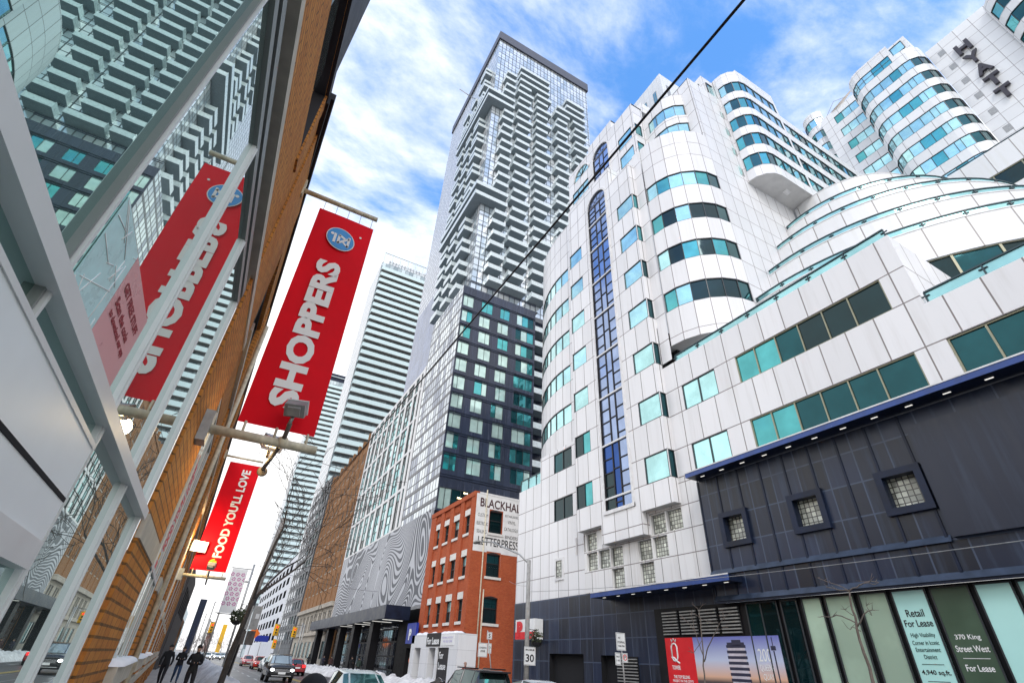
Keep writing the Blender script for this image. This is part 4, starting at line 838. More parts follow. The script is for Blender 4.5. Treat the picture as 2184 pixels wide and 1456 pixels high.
# ------------------------------------------------------------ farther buildings on the right
bb = thing('brown_building', 'brown brick office block of many narrow windows on a grey stone base', 'building', (26, 118, 0))
BBm = brick('brown_brick', (.26,.12,.045), (.34,.17,.07), (.2,.13,.09), .3, .1, big=.35); bst2 = panels('grey_stone', (.40,.36,.30), (.2,.18,.15), 1.6, 0, [(.8, .1)], .03, .8, .1, .2)
mb = MB(); PBb = PX(19.0); rowz = [12.6+3.25*i for i in range(8)]; wcol = []
yy = 99.6
while yy < 134: wcol += [(yy, yy+1.15), (yy+1.5, yy+2.65)]; yy += 4.4
bh = [(a, b, z, z+2.0) for a, b in wcol for z in rowz]
sh2 = [(a, b, 5.6, 8.6) for a, b in wcol]; gh2 = [(a, a+2.6, 1.4, 4.0) for a, _ in wcol[::2]]
wall(mb, PBb, 98.7, 136, 9.6, 39.2, BBm, bh, .14); wall(mb, PBb, 98.7, 136, .1, 9.6, bst2, sh2+gh2, .14); wall(mb, PY(98.7), 19, 34, .1, 39.2, BBm); mb.face([(19,136,0),(19,136,39.2),(34,136,39.2),(34,136,0)], BBm)
yy = 98.8
while yy < 136: bar(mb, PBb, yy, yy+.7, 9.6, 39.6, -.12, 0, BBm); bar(mb, PBb, yy, yy+.7, 39.6, 40.3+.4*(int(yy) % 3), -.25, .3, BBm); yy += 4.4
bar(mb, PBb, 98.7, 136, 9.2, 9.9, -.5, 0, bst2); bar(mb, PBb, 98.7, 136, 5.0, 5.3, -.35, 0, bst2); bar(mb, PBb, 98.7, 136, 39.0, 39.5, -.2, 0, BBm); mb.box(19.02, 34, 98.7, 136, 38.8, 38.9, M['dark'])
mb.build('wall', bb); n_ = 0; mass = MB()
for h in sorted(bh, key=lambda h: h[0]):
    a, b, c, d = h
    for mm in (mass,) if n_ >= 96 else (None,):
        m2 = mm or MB(); pane(m2, PBb, a, b, c, d, .1, M['t5']); bar(m2, PBb, a, b, c+.95, c+1.05, .05, .09, M['frame']); bar(m2, PBb, a-.05, b+.05, c-.15, c, -.05, .1, bst2)
        if mm is None: m2.build('window', bb); n_ += 1
if mass.v: o = mass.build('upper_windows', bb); o['kind'] = 'stuff'
m2 = MB()
for a, b, c, d in sh2: pane(m2, PBb, a, b, c, d, .1, M['t5']); bar(m2, PBb, a, b, c+1.4, c+1.5, .05, .09, M['frame'])
m2.build('tall_windows', bb)
for a, b, c, d in gh2: window(PBb, (a, b, c, d), bb, [M['rail'], T3, M['wt']], us=[a, (a+b)/2, b], dep=.1, fw=.08, name='shop_window')
gb_ = thing('grey_building', 'dark grey mid-rise with green glass bays behind the brown block', 'building', (26, 152, 0))
gp = panels('grey_metal_panels', (.09,.095,.105), (.04,.04,.045), 2.2, 0, [(3.1, 3)], .08, .5, .2, .1); mb = MB(); gw = []
PGy = PY(138.5); PGs = PX(19.0)
for k in range(11): gw += [(19.4, 21.6, 5+3.2*k, 7.3+3.2*k), (22.4, 25.2, 5+3.2*k, 7.3+3.2*k)]
gs = [(y, y+3.2, 4+3.2*k, 6.5+3.2*k) for y in (140, 144.5, 149, 153.5, 158, 162.5) for k in range(12)]
wall(mb, PGy, 19, 30, 0, 40.5, gp, gw, .2); wall(mb, PGs, 138.5, 167, 0, 43, gp, gs, .3); mb.box(19.02, 30, 139, 167, 40.3, 43, gp, '-x'); mb.build('wall', gb_)
grn2 = glass('green_bay_glass', (.22,.46,.40), .75, .05)
for h in gw: window(PGy, h, gb_, [grn2, T2], us=[h[0], (h[0]+h[1])/2, h[1]], dep=.1, fw=.12)
for h in gs: m2 = MB(); pane(m2, PGs, *h, .2, rnd.choice([grn2, T3, T4])); bar(m2, PGs, h[0], h[1], h[2]-.1, h[2]+.7, -.12, .1, gp); m2.build('glazed_bay', gb_)
wb = thing('white_building', 'long white rendered block with dark window slots beyond the grey mid-rise', 'building', (24, 220, 0)); mb = MB()
wr = plain('white_render', (.66,.67,.70), .7, var=.08, vs=.6); wo = [(y, y+5.5, 5+3.6*k, 7+3.6*k) for y in range(174, 262, 9) for k in range(6)]
wall(mb, PX(19), 170, 265, 0, 27, wr, wo, .5, M['dark']); wall(mb, PY(170), 19, 30, 0, 27, wr); mb.box(19.02, 30, 170.1, 265, 26.8, 26.9, wr); mb.build('wall', wb)
for h in wo: m2 = MB(); pane(m2, PX(19), *h, .4, rnd.choice([T4, T3])); m2.build('window', wb)
# far slab condos
def slab_condo(name, label, x0, x1, y0, y1, H, pitch, sides, top, gmat, group=None, zfrom=3.0):
    t = thing(name, label, 'apartment tower', ((x0+x1)/2, (y0+y1)/2, 0)); mb = MB()
    cface = curtain(name+'_glazing', (.60,.68,.70), (.26,.32,.35), (.10,.11,.12), 1.6, [(pitch, zfrom)], .12, 0, .3, .15); wpan = panels(name+'_panels', (.70,.72,.74), (.12,.15,.17), 1.25, 0, [(pitch, 0), (pitch, pitch*.62)], .22, .3, .08, .05)
    wall(mb, PX(x0), y0, y1, 0, H, wpan); wall(mb, PY(y0), x0, x1, 0, H, cface); mb.face([(x1,y0,0),(x1,y1,0),(x1,y1,H),(x1,y0,H)], wpan); mb.face([(x0,y0,H),(x1,y0,H),(x1,y1,H),(x0,y1,H)], M['soffit']); mb.build('wall', t)
    n = int((H-zfrom)/pitch)
    rows = []
    for k in range(n):
        z = zfrom+pitch*k; f = MB()
        f.box(x0+(.3 if sides else 1.2), x1, y0-1.7, y0, z, z+.25, M['concrete']); f.box(x0+(.3 if sides else 1.2), x1, y0-1.72, y0-1.66, z+.1, z+1.6, gmat); f.box(x0+(.25 if sides else 1.15), x0+(.32 if sides else 1.2), y0-1.66, y0, z+.1, z+1.2, gmat)
        for x in range(int(x0)+2, int(x1), 4): f.box(x, x+.9, y0-.08, y0-.01, z+.3, z+2.3, wpan)
        rows.append(f.build('balcony', t))
    f = MB()
    if top == 'frame':
        for x in [x0+.3+i*3.2 for i in range(int((x1-x0)/3.2)+1)]: f.box(x, x+.35, y0-.2, y0+.15, H, H+5.2, balg)
        f.box(x0+.3, x1, y0-.2, y0+.15, H+5.0, H+5.3, balg); f.box(x0+3, x1, y0+3, y1-3, H, H+4.6, wpan)
    else: f.box(x0+.5, x1-.5, y0+.3, y1, H, H+5, M['navy_plain']); f.box(x0-.1, x1+.1, y0-.4, y1, H+2.6, H+3, balg)
    f.build('roof_screen', t); return t
pgl = plain('pale_blue_guard', (.62,.76,.77), .2, var=.05)
slab_condo('balcony_tower', 'tall pale tower striped with full width balconies between banner and glass tower', 19.1, 38, 152, 171, 132, 2.95, True, 'frame', pgl, zfrom=18)
slab_condo('balcony_tower', 'farthest balcony tower, navy topped, half hidden behind the big red banner', 18.8, 36, 282, 305, 141, 2.95, True, 'box', pgl, zfrom=9)

# ------------------------------------------------------------ left: glazed shop front and brick facade
lf = thing('storefront_building', 'orange brick shop building with large grey framed windows along the left pavement', 'building', (-3, 12, 0))
OB = brick('orange_brick', (.46,.17,.036), (.58,.25,.055), (.10,.06,.03), .34, .095, .01, big=.3); OBp = brick('worn_orange_brick', (.44,.16,.036), (.55,.235,.052), (.10,.06,.03), .34, .095, .012, big=.4)
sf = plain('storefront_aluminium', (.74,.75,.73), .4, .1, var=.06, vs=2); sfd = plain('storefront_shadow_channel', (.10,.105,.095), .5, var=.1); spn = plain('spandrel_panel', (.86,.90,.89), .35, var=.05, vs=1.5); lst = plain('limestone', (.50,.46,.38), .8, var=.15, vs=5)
sg = glass('shop_window_glass', (.62,.74,.72), .92, .008, .0015, (.55,.70,.66))
sgd = glass('shop_window_glass_deep', (.40,.60,.57), .9, .008, .0015, (.34,.52,.49))
def PL_(u, v, d): return (WX(u)-d, u, v)
sfg = plain('storefront_head_grey', (.22,.235,.22), .45, var=.08)
mb = MB()
# outer frames: head, transom, mullions; glass sits 11 cm behind
FX = lambda a, b, c, d, d0, d1, m: bar(mb, PL_, a, b, c, d, d0, d1, m)
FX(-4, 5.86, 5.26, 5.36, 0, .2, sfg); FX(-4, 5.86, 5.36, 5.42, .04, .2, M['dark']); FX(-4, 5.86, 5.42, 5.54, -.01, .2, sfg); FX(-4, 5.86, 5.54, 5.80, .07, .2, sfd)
FX(-4, 5.86, 2.745, 2.83, -.035, .2, sf)
MU = [.35, 1.92, 3.30, 4.56, 5.76]
for y in MU:
    FX(y-.026, y-.010, .45, 5.26, .004, .2, sfg if y < 2.5 else sf); FX(y-.010, y-.004, .45, 5.26, .012, .2, M['dark']); FX(y-.004, y+.018, .45, 5.26, -.008, .2, sf)  # left strip of near mullions greyed in place of a dark reflection
FX(-4, 3.22, 2.02, 2.14, -.03, .2, sf); FX(-4, 3.22, 2.14, 2.60, -.02, .2, spn); FX(-4, 3.22, 2.325, 2.345, -.024, -.02, M['dark']); FX(-4, 3.22, 2.60, 2.625, -.026, .2, sf)
FX(-4, 5.86, .2, .45, -.02, .2, sf); FX(-4, 5.86, .15, .2, .02, .2, M['dark'])
lfw = mb.build('storefront_frame', lf)
for a, b in zip([-4]+MU, MU):
    f = MB(); pane(f, PL_, a, b, 2.8, 5.27, .034, sgd if b < 2 else sg); f.build('window_pane', lf); f = MB(); pane(f, PL_, a, b, .44, 2.76, .034, sgd if b < 3.4 else sg); f.build('window_pane', lf)
mb = MB()
# brick: band above, pier, upper storey, then piers and windows down the street
W2 = [(8.0, 11.6, 1.55, 5.2), (13.7, 17.4, 1.55, 5.2), (19.6, 23.3, 1.55, 5.2), (25.5, 29.2, 1.55, 5.2), (31.4, 35, 1.55, 5.2), (37.3, 41, 1.55, 5.2), (43, 47, 1.55, 5.2)]
U2 = [(-4, 5.2, 7.62, 8.95)]+[(a, b, 6.6, 8.3) for a, b, _, _ in W2]
wall(mb, PL_, -4, 5.86, 5.95, 9.2, OB, [U2[0]], .18, M['bk']); wall(mb, PL_, -4, 5.25, 9.2, 13.0, M['bk']); mb.face([PL_(5.25,9.2,0), PL_(5.25,13,0), PL_(5.25,13,3), PL_(5.25,9.2,3)], OB)
bar(mb, PL_, -4, 8.0, 5.80, 5.95, -.05, .1, lst)
bar(mb, PL_, 5.20, 5.45, 7.4, 9.3, -.03, .0, OBp)
wall(mb, PL_, 5.86, 60, .15, 9.2, OBp, W2+U2[1:], .2, uc=[5.86, 8]+list(range(9, 60, 3)))
for i, y in enumerate([5.95]+[b+.05 for _, b, _, _ in W2]):
    y1 = 7.95 if i == 0 else y+2.0; bar(mb, PL_, y, y1, .15, 2.6, -.03, .0, OBp); bar(mb, PL_, y, y1, 2.82, 9.0, -.03, 0, OB if i < 2 else OBp); bar(mb, PL_, y-.02, y1, 2.6, 2.82, -.045, 0, lst)
for z0, z1, d in ((1.0, 1.18, -.07), (8.95, 9.1, -.08), (9.1, 9.25, -.13), (6.2, 6.35, -.06)): bar(mb, PL_, 8.0 if z0 < 8 else 5.3, 60, z0, z1, d, 0, lst if z0 < 8 else M['bk'])
bar(mb, PL_, -4, 5.3, 8.98, 9.25, -.05, .1, M['bk']); bar(mb, PL_, -4, 5.3, 12.8, 13.05, -.06, .1, M['steel'])
mb.box(-14, -.85, -4, 5.2, 12.9, 13, M['dark']); mb.face([(-3,60,0),(-3,60,9.2),(-20,60,9.2),(-20,60,0)], OBp)
mb.build('brick_wall', lf)
f = MB()
for a in (-2.6, -1.1, .4, 1.9, 3.4): bar(f, PL_, a, a+1.4, 7.68, 8.9, .1, .14, M['steel']); bar(f, PL_, a+.08, a+1.32, 7.76, 8.82, .08, .1, sg)
f.build('upper_window', lf)
lfr = plain('light_grey_sash', (.62,.62,.60), .4, var=.05)
for i, h in enumerate(W2):
    a, b, c, d = h; o = window(PL_, h, lf, [sg], us=[a, a+(b-a)/3, a+2*(b-a)/3, b], vs=[c, 2.7, d], dep=.035, fw=.06, fd=.025, fm=lfr)
    f = MB(); bar(f, PL_, a-.05, b+.05, c-.22, c, -.12, .1, lst); f.build('sill', o)
    if i < 3: f = MB(); [f.sphere((WX(y)+.03, y, c), .16, M['snowc'], 8, 5, (.9, 2.1, .45), 0, .5) for y in cuts(a+.2, b-.2, .4)]; f.build('snow_ledge', o)
for i, h in enumerate(U2[1:]): window(PL_, h, lf, [sg], us=[h[0], (h[0]+h[1])/2, h[1]], dep=.14, fw=.1, fm=M['bk'])
f = MB(); f.tube([(WX(12.6)+.08, 12.6, .2), (WX(12.6)+.08, 12.6, 9)], .05, M['cream']); f.build('drain_pipe', lf)
# next buildings on the left, down to the end of the street
def plainbuilding(name, label, x0, x1, y0, y1, h, mat, wins, wm, cat='building', roof=None):
    t = thing(name, label, cat, ((x0+x1)/2, (y0+y1)/2, 0)); mb = MB(); Pf, Pg = PXr(x1), PY(y0)
    wall(mb, Pf, y0, y1, 0, h, mat, wins, .2); wall(mb, Pg, x0, x1, 0, h, mat); mb.face([(x0,y0,h),(x1,y0,h),(x1,y1,h),(x0,y1,h)], roof or M['soffit']); mb.build('wall', t)
    for w_ in wins: f = MB(); pane(f, Pf, *w_, .18, wm); f.build('window', t)
    return t
plainbuilding('black_building', 'narrow black fronted shop building past the brick row', -16, -2.35, 60.5, 84, 9.0, M['bk'], [(62+4*i, 65+4*i, 4.6, 7.0) for i in range(5)], T4)
plainbuilding('brown_shop_building', 'low brown shop building down the left pavement', -18, -3.0, 84.5, 122, 6.0, BBm, [(86+6*i, 90+6*i, 3.4, 5) for i in range(6)], T4)
tb = plainbuilding('teal_roofed_building', 'pale building with a teal glass front at the far left end of the street', -22, -5.0, 175, 215, 11.5, plain('teal_glass_front', (.45,.68,.70), .3, var=.15, vs=.3), [(178+9*i, 185+9*i, 2, 6) for i in range(4)], T2); f = MB(); f.box(-21.9, -4.6, 174.6, 174.98, 1.2, 6.2, M['bk']); f.build('dark_ground_floor', tb)
plainbuilding('dark_slab_building', 'slim dark blue slab far down the street on the left', -4.4, -1.2, 330, 340, 24, M['navy_plain'], [], T3)
plainbuilding('brick_house', 'small red brown house with a peaked roof closing the street', 6, 10.5, 520, 530, 13, brick('far_brick', (.16,.06,.05), (.2,.08,.06), (.2,.15,.12)), [], T4); 
f = MB(); f.face([(5.6,519.5,13),(10.9,519.5,13),(8.2,519.5,22)], M['bk']); f.face([(5.6,519.5,13),(8.2,519.5,22),(8.2,531,22),(5.6,531,13)], M['bk']); f.face([(10.9,519.5,13),(10.9,531,13),(8.2,531,22),(8.2,519.5,22)], M['bk']); f.build('roof', [o for o in COL.objects if o.name.startswith('brick_house')][0])
plainbuilding('orange_hoarding', 'tall yellow construction hoarding at the far crossing', 12, 14.5, 400, 402, 16, M['yellow'], [], T4, 'hoarding')

tl = MB(); r = random.Random(8); hz_ = plain('bare_branches_far', (.30,.26,.26), .9, var=.3)
for i in range(2600):
    x = r.uniform(-14, 26); y = r.uniform(380, 440); h = 5+9*abs(math.sin(x*.45))*r.random()+3*r.random(); z = h*r.random()**.7
    a = Vector((r.gauss(0,.5), 0, 1)).normalized()*r.uniform(.5, 1.6); b = Vector((.05, 0, 0)); p = Vector((x, y, z)); tl.face([p-b, p+b, p+a+b*.5, p+a-b*.5], hz_)
o = tl.build('far_trees', weld=False); o['kind'] = 'stuff'; tag(o, 'mauve haze of bare trees closing the end of the street', 'trees')

wp = thing('window_poster', 'pink and pale teal poster with small red print, stuck on the storefront glass', 'poster', (-.8, 2.6, 2.86)); pkp = plain('pink_poster_paper', (.72,.36,.36), .3, var=.06); tlp = plain('map_poster_paper', (.52,.80,.79), .3, var=.12, vs=9); dkr = plain('dark_red_print', (.30,.02,.03), .6, var=0)
f = MB(); bar(f, PL_, 2.50, 3.14, 2.86, 3.36, .028, .032, pkp); bar(f, PL_, 2.06, 2.495, 2.86, 3.36, .028, .032, tlp); f.build('sheet', wp); f = MB(); r = random.Random(2)
for i in range(16): y0 = 2.07+.4*r.random(); z0 = 2.88+.46*r.random(); y1 = min(2.49, max(2.07, y0+r.gauss(0,.16))); z1 = min(3.35, max(2.87, z0+r.gauss(0,.16))); f.tube([PL_(y0,z0,.0275), PL_(y1,z1,.0275)], .003, M['wt'], 4)
f.build('map_lines', wp)
for s_, z_, w_ in (('GET FREE STUFF', 3.20, .50), ('Scan the code', 3.11, .42), ('to download our app', 3.04, .48)): text(s_, (WX(0)-.0265, 2.56, z_), (0,1,0), (0,0,1), w_, .05, dkr, parent=wp, bold=.02, ex=.001)
wd_ = thing('reflection_strip', 'narrow white window strip with red upright lettering standing in for the banner reflection', 'sign', (WX(9.6)-.05, 9.6, 2.7)); f = MB(); bar(f, PL_, 9.27, 9.95, 2.72, 4.35, .022, .03, M['wt']); f.build('strip', wd_)  # flat strip standing in for the second banner's reflection in this glass
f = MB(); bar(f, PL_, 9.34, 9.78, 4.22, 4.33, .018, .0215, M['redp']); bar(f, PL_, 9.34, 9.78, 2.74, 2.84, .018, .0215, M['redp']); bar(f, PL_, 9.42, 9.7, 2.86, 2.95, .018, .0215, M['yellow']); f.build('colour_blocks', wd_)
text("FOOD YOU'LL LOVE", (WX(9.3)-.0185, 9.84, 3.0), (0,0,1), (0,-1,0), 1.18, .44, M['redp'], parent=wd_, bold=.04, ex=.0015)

# ------------------------------------------------------------ banners on brackets
def banner(name, label, y, x0, x1, z0, z1, xw, zt, zb_, xt):
    t = thing(name, label, 'banner', (x0, y, z0), 'red banners on the brick facade')
    mb = MB(); n = 14
    for i in range(n):
        za, zb2 = z0+(z1-z0)*i/n, z0+(z1-z0)*(i+1)/n
        wv = lambda x, z: y+.012*math.sin(z*2.1+x*3)
        for j in range(4):
            xa, xb = x0+(x1-x0)*j/4, x0+(x1-x0)*(j+1)/4; mb.face([(xa,wv(xa,za),za),(xb,wv(xb,za),za),(xb,wv(xb,zb2),zb2),(xa,wv(xa,zb2),zb2)], M['red'], smooth=True)
    cl = mb.build('cloth', t)
    mb = MB(); mb.tube([(xw,y,zt),(xt,y,zt)], .045, M['cream']); mb.box(xw-.03, xw+.04, y-.06, y+.06, zt-.14, zt+.22, M['cream'])
    for i in range(5): x = x0+.06+(x1-x0-.12)*i/4; mb.tube([(x,y,z1-.02),(x,y,zt)], .006, M['steel'], 4)
    mb.build('top_pole', t)
    mb = MB(); mb.tube([(xw,y,zb_),(xt+.06,y,zb_)], .06, M['cream'], 12); mb.box(xw-.06, xw+.12, y-.13, y+.13, zb_-.2, zb_+.2, M['steel'])
    for x in (x0+.1, (x0+x1)/2, x1-.08): mb.tube([(x,y,z0+.02),(x,y,zb_)], .018, M['cream'], 6)
    mb.build('bottom_pole', t)
    return t, cl
def floodlight(label, p, d, lens, s=1.0):
    """box lamp at p on a short arm, its slotted lens turned along d"""
    t = thing('floodlight', label, 'floodlight', p, 'floodlights on the banner poles'); p = Vector(p); d = Vector(d).normalized(); r = d.cross(Vector((0,0,1))).normalized(); u = r.cross(d)
    def bx(c, a, b, e, mat, mb):
        q = [c+r*a*sx_+u*b*sz_+d*e*sy_ for sy_ in (-1, 1) for sz_ in (-1, 1) for sx_ in (-1, 1)]
        for f in ((0,1,3,2),(4,6,7,5),(0,4,5,1),(2,3,7,6),(0,2,6,4),(1,5,7,3)): mb.face([q[i] for i in f], mat)
    mb = MB(); bx(p, .13*s, .09*s, .08*s, M['steel'], mb); bx(p-d*.1*s, .08*s, .06*s, .03*s, M['concrete'], mb); bx(p+d*.085*s, .14*s, .10*s, .008*s, M['wt'], mb); mb.build('housing', t)
    mb = MB()
    for k in range(4): bx(p+d*.096*s+r*(-.08+.053*k)*s, .017*s, .045*s, .003, lens, mb)
    mb.build('lens', t); return t
b1, c1 = banner('hanging_banner', 'large red banner with white vertical lettering and blue oval emblem, nearest', 7.0, -.40, .58, 4.29, 8.42, -.78, 8.68, 4.11, .60)
text('SHOPPERS', (.245, 6.982, 4.60), (0,0,1), (-1,0,0), 2.74, .39, M['wtb'], parent=c1, bold=.05, ex=.002)
mb = MB(); ec = Vector((.09, 6.96, 7.87)); er, eu = Vector((.93,0,-.0)).normalized(), Vector((0,0,1))
def disc(rx, rz, y, mat):
    pts = []
    for i in range(28): a = 2*math.pi*i/28; x, z = rx*math.cos(a), rz*math.sin(a); pts.append((ec.x+x*.96+z*.12, y, ec.z+z-.25*x))
    mb.face(pts, mat)
disc(.255, .235, 6.966, M['wt']); disc(.24, .22, 6.962, M['bluep'])
def stroke(pts, r=.021):
    for (x, z), (x2, z2) in zip(pts, pts[1:]):
        d = Vector((x2-x, z2-z)).normalized(); n = Vector((-d.y, d.x))*r; d *= r*.6; a, b = Vector((x, z))-d, Vector((x2, z2))+d
        mb.face([(ec.x+p.x, 6.958, ec.z+p.y) for p in (a-n, b-n, b+n, a+n)], M['wt'])
stroke([(-.10,.08),(-.10,-.10)]); stroke([(-.03,.07),(-.03,-.10),(.13,.05)]); stroke([(-.03,.08),(.07,.03)]); stroke([(.14,.08),(.14,-.12)]); stroke([(.06,-.06),(.15,-.13)], .018); mb.tube([(ec.x-.155,6.957,ec.z+.07),(ec.x-.155,6.959,ec.z+.07)], .03, M['wt'], 10)
mb.tube([(.40,6.957,8.06),(.40,6.96,8.06)], .022, M['wt'], 8)
mb.build('oval_emblem', c1)
mb = MB(); mb.sphere((.21,7.0,4.13), .085, M['cream'], 12, 8); mb.tube([(.22,6.72,4.3),(.21,7.0,4.13),(.10,8.1,4.05)], .03, M['wood'], 8); mb.sphere((.10,8.15,4.02), .075, M['wood'], 10, 6, (1,.5,1)); mb.tube([(.21,6.75,4.28),(.23,6.72,4.42)], .025, M['steel'], 6); mb.tube([(.09,7.65,4.08),(.095,7.6,4.2)], .025, M['cream'], 6); mb.build('lamp_arm', b1)
floodlight('grey floodlight on the near side of the big banner pole', (.235, 6.72, 4.52), (.10, .35, .35), M['bk'])
floodlight('cream floodlight on the far end of the big banner pole arm', (.10, 7.6, 4.30), (.25, -.75, -.5), M['lampw'], 1.0)
b2, c2 = banner('hanging_banner', 'red banner with a lemon emblem and white words about food, farther along', 23.4, -1.02, .20, 4.27, 8.45, -1.30, 8.66, 4.06, .22)
text("FOOD YOU'LL LOVE", (-.12, 23.38, 4.75), (0,0,1), (-1,0,0), 3.45, .34, M['wtb'], parent=c2, bold=.035, ex=.002)
mb = MB(); lem = plain('lemon_yellow', (.85,.62,.02), .5, var=.05); lfg = plain('leaf_green', (.25,.5,.03), .5, var=.05)
for (cx_, cz_, rx, rz, tl, mt) in ((-.30, 4.50, .075, .14, -.25, lem), (-.40, 4.62, .11, .05, .6, lfg)):
    mb.face([(cx_+rx*math.cos(a)*math.cos(tl)-rz*math.sin(a)*math.sin(tl), 23.345, cz_+rx*math.cos(a)*math.sin(tl)+rz*math.sin(a)*math.cos(tl)) for a in [2*math.pi*i/16 for i in range(16)]], mt)
mb.build('lemon_emblem', c2)
mb = MB(); mb.sphere((-.35,23.4,4.06), .08, M['cream'], 10, 6); mb.tube([(-.35,22.9,4.2),(-.35,23.4,4.06),(-.35,24.4,3.9)], .03, M['wood'], 6); mb.build('lamp_arm', b2)
floodlight('small white floodlight low on the second banner', (-.35, 22.95, 4.38), (.05, .4, .35), M['bk'])
fl2 = floodlight('glowing warm floodlight on the wall side of the second banner', (-1.02, 23.3, 5.05), (.3, -.9, -.1), M['lampw'], 1.9)
for loc, e in (((-.98, 22.6, 5.1), 90), ((.05, 7.75, 4.15), 22)):
    if e: l = bpy.data.lights.new('floodlight_glow', 'POINT'); l.energy = e; l.specular_factor = 0; l.color = (1, .72, .35); l.shadow_soft_size = .12; lo = bpy.data.objects.new('floodlight_glow', l); lo.location = loc; COL.objects.link(lo)
# pink flowered street banner on its pole
pb = thing('street_banner', 'white street banner with pink flower pattern hanging beyond the red banners', 'banner', (1.2, 42, 4)); mb = MB(); pk = plain('magenta_print', (.50,.02,.28), .6, var=.1)
mb.box(.72, 1.72, 41.99, 42.01, 3.9, 6.6, M['wt']); mb.tube([(2.0,42,.1),(2.0,42,7.0)], .07, M['steel']); mb.tube([(.65,42,6.65),(2.0,42,6.65)], .03, M['steel'], 6); mb.tube([(.65,42,3.85),(2.0,42,3.85)], .03, M['steel'], 6); cl = mb.build('cloth', pb); mb = MB(); r = random.Random(5)
for iz in range(7):
    for ix in range(3):
        cx_, cz_ = .88+.33*ix+.16*(iz % 2)-.05, 4.45+.3*iz
        for p in range(6):
            a = 2*math.pi*p/6+.3; q0 = Vector((cx_+.03*math.cos(a), cz_+.03*math.sin(a))); q1 = Vector((cx_+.15*math.cos(a), cz_+.15*math.sin(a))); n = Vector((-math.sin(a), math.cos(a)))*.035; m_ = (q0+q1)/2
            if q1.x < 1.71: mb.face([(v.x, 41.985, v.y) for v in (q0, m_-n, q1, m_+n)], pk)
mb.build('flower_pattern', cl)

# ------------------------------------------------------------ poles, lamps, signs, wires
def pole(name, label, cat, pts, r, mat, group=None, extra=None):
    t = thing(name, label, cat, pts[0], group); mb = MB(); mb.tube(pts, r, mat, 10); mb.build('shaft', t)
    if extra: extra(t)
    return t
pole('utility_pole', 'weathered wooden utility pole behind the bare tree', 'utility pole', [(1.62,30,.1),(1.85,30,4),(2.18,30,7.9)], [.17,.16,.13], plain('silvered_wood', (.24,.22,.20), .9, var=.3, vs=8))
t = pole('sign_pole', 'thin steel pole carrying two grey sign panels seen from behind', 'sign pole', [(1.62,29,.1),(1.95,29,4.2)], .04, M['bk'])
for x in (1.55, 1.95): mb = MB(); mb.box(x, x+.36, 28.93, 28.96, 2.65, 3.62, M['steel']); mb.box(x, x+.36, 28.93, 28.96, 2.05, 2.6, M['wood']); mb.build('sign_panel', t)
mb = MB(); mb.box(2.1, 2.26, 28.9, 28.92, 3.1, 3.3, M['wt']); mb.build('sticker', t)
rr0 = random.Random(12)
def foliage_ball(mb, c, r, n, mat, s=.09):
    for _ in range(n):
        d = Vector((rr0.gauss(0,1), rr0.gauss(0,1), rr0.gauss(0,1))).normalized()*r*rr0.random()**.4; p = Vector(c)+d; a = Vector((rr0.gauss(0,1), rr0.gauss(0,1), rr0.gauss(0,1))).normalized()*s; b = a.orthogonal().normalized()*s*.6
        mb.face([p-a, p+b, p+a, p-b], mat)
hb = thing('hanging_basket', 'dried hanging basket beside the grey sign panels', 'hanging basket', (1.35, 28.8, 3.2)); mb = MB(); mb.sphere((1.35,28.8,2.95), .22, M['bk'], 10, 6, (1,1,.8), .5, 1); mb.tube([(1.35,28.8,2.9),(1.35,28.8,3.6),(1.8,29,3.75)], .015, M['bk'], 5); mb.build('basket', hb); mb = MB(); foliage_ball(mb, (1.35,28.8,3.15), .34, 160, M['leaf']); mb.build('plant', hb)
# street lamp on the right with its arm, speed sign and basket
def lamp_extra(t):
    mb = MB(); mb.tube([(15.5,26.4,6.75),(15.2,27.0,7.3),(14.3,28.9,8.15),(13.9,29.6,8.25)], .045, M['steel'], 8); mb.build('arm', t); mb = MB(); mb.sphere((13.75,30.0,8.25), .2, M['concrete'], 12, 8, (1,2.2,.5)); mb.build('lamp_head', t)
pole('street_lamp', 'grey concrete street lamp with a curved arm before the red brick gable', 'street lamp', [(15.5,26.4,.1),(15.5,26.4,6.95)], [.14,.11], M['concrete'], None, lamp_extra)
PYs = lambda y: PY(y)
def sboard(name, label, y, x0, x1, z0, z1, mat, letters, cat='sign', back=None):
    t = thing(name, label, cat, ((x0+x1)/2, y, z0)); mb = MB(); mb.box(x0, x1, y-.012, y, z0, z1, mat)
    mb.build('plate', t)
    f = MB()
    for a, b, c, d in ((x0+.02, x1-.02, z0+.02, z0+.03), (x0+.02, x1-.02, z1-.03, z1-.02), (x0+.02, x0+.03, z0+.03, z1-.03), (x1-.03, x1-.02, z0+.03, z1-.03)): bar(f, PY(y-.012), a, b, c, d, -.003, 0, M['bk'])
    f.build('border', t)
    for s, rx, rz, rw, rh, m in letters: text(s, (x0+(x1-x0)*rx, y-.015, z0+(z1-z0)*rz), wd=(x1-x0)*rw, ht=(z1-z0)*rh, mat=m, parent=t, bold=.02, ex=.002, **LY)
    return t
sboard('speed_sign', 'white maximum 30 speed sign strapped to the concrete lamp pole', 26.2, 15.22, 15.92, 1.86, 2.68, M['wt'], [('MAXIMUM', .12, .78, .76, .11, M['bk']), ('30', .14, .18, .72, .42, M['bk'])])
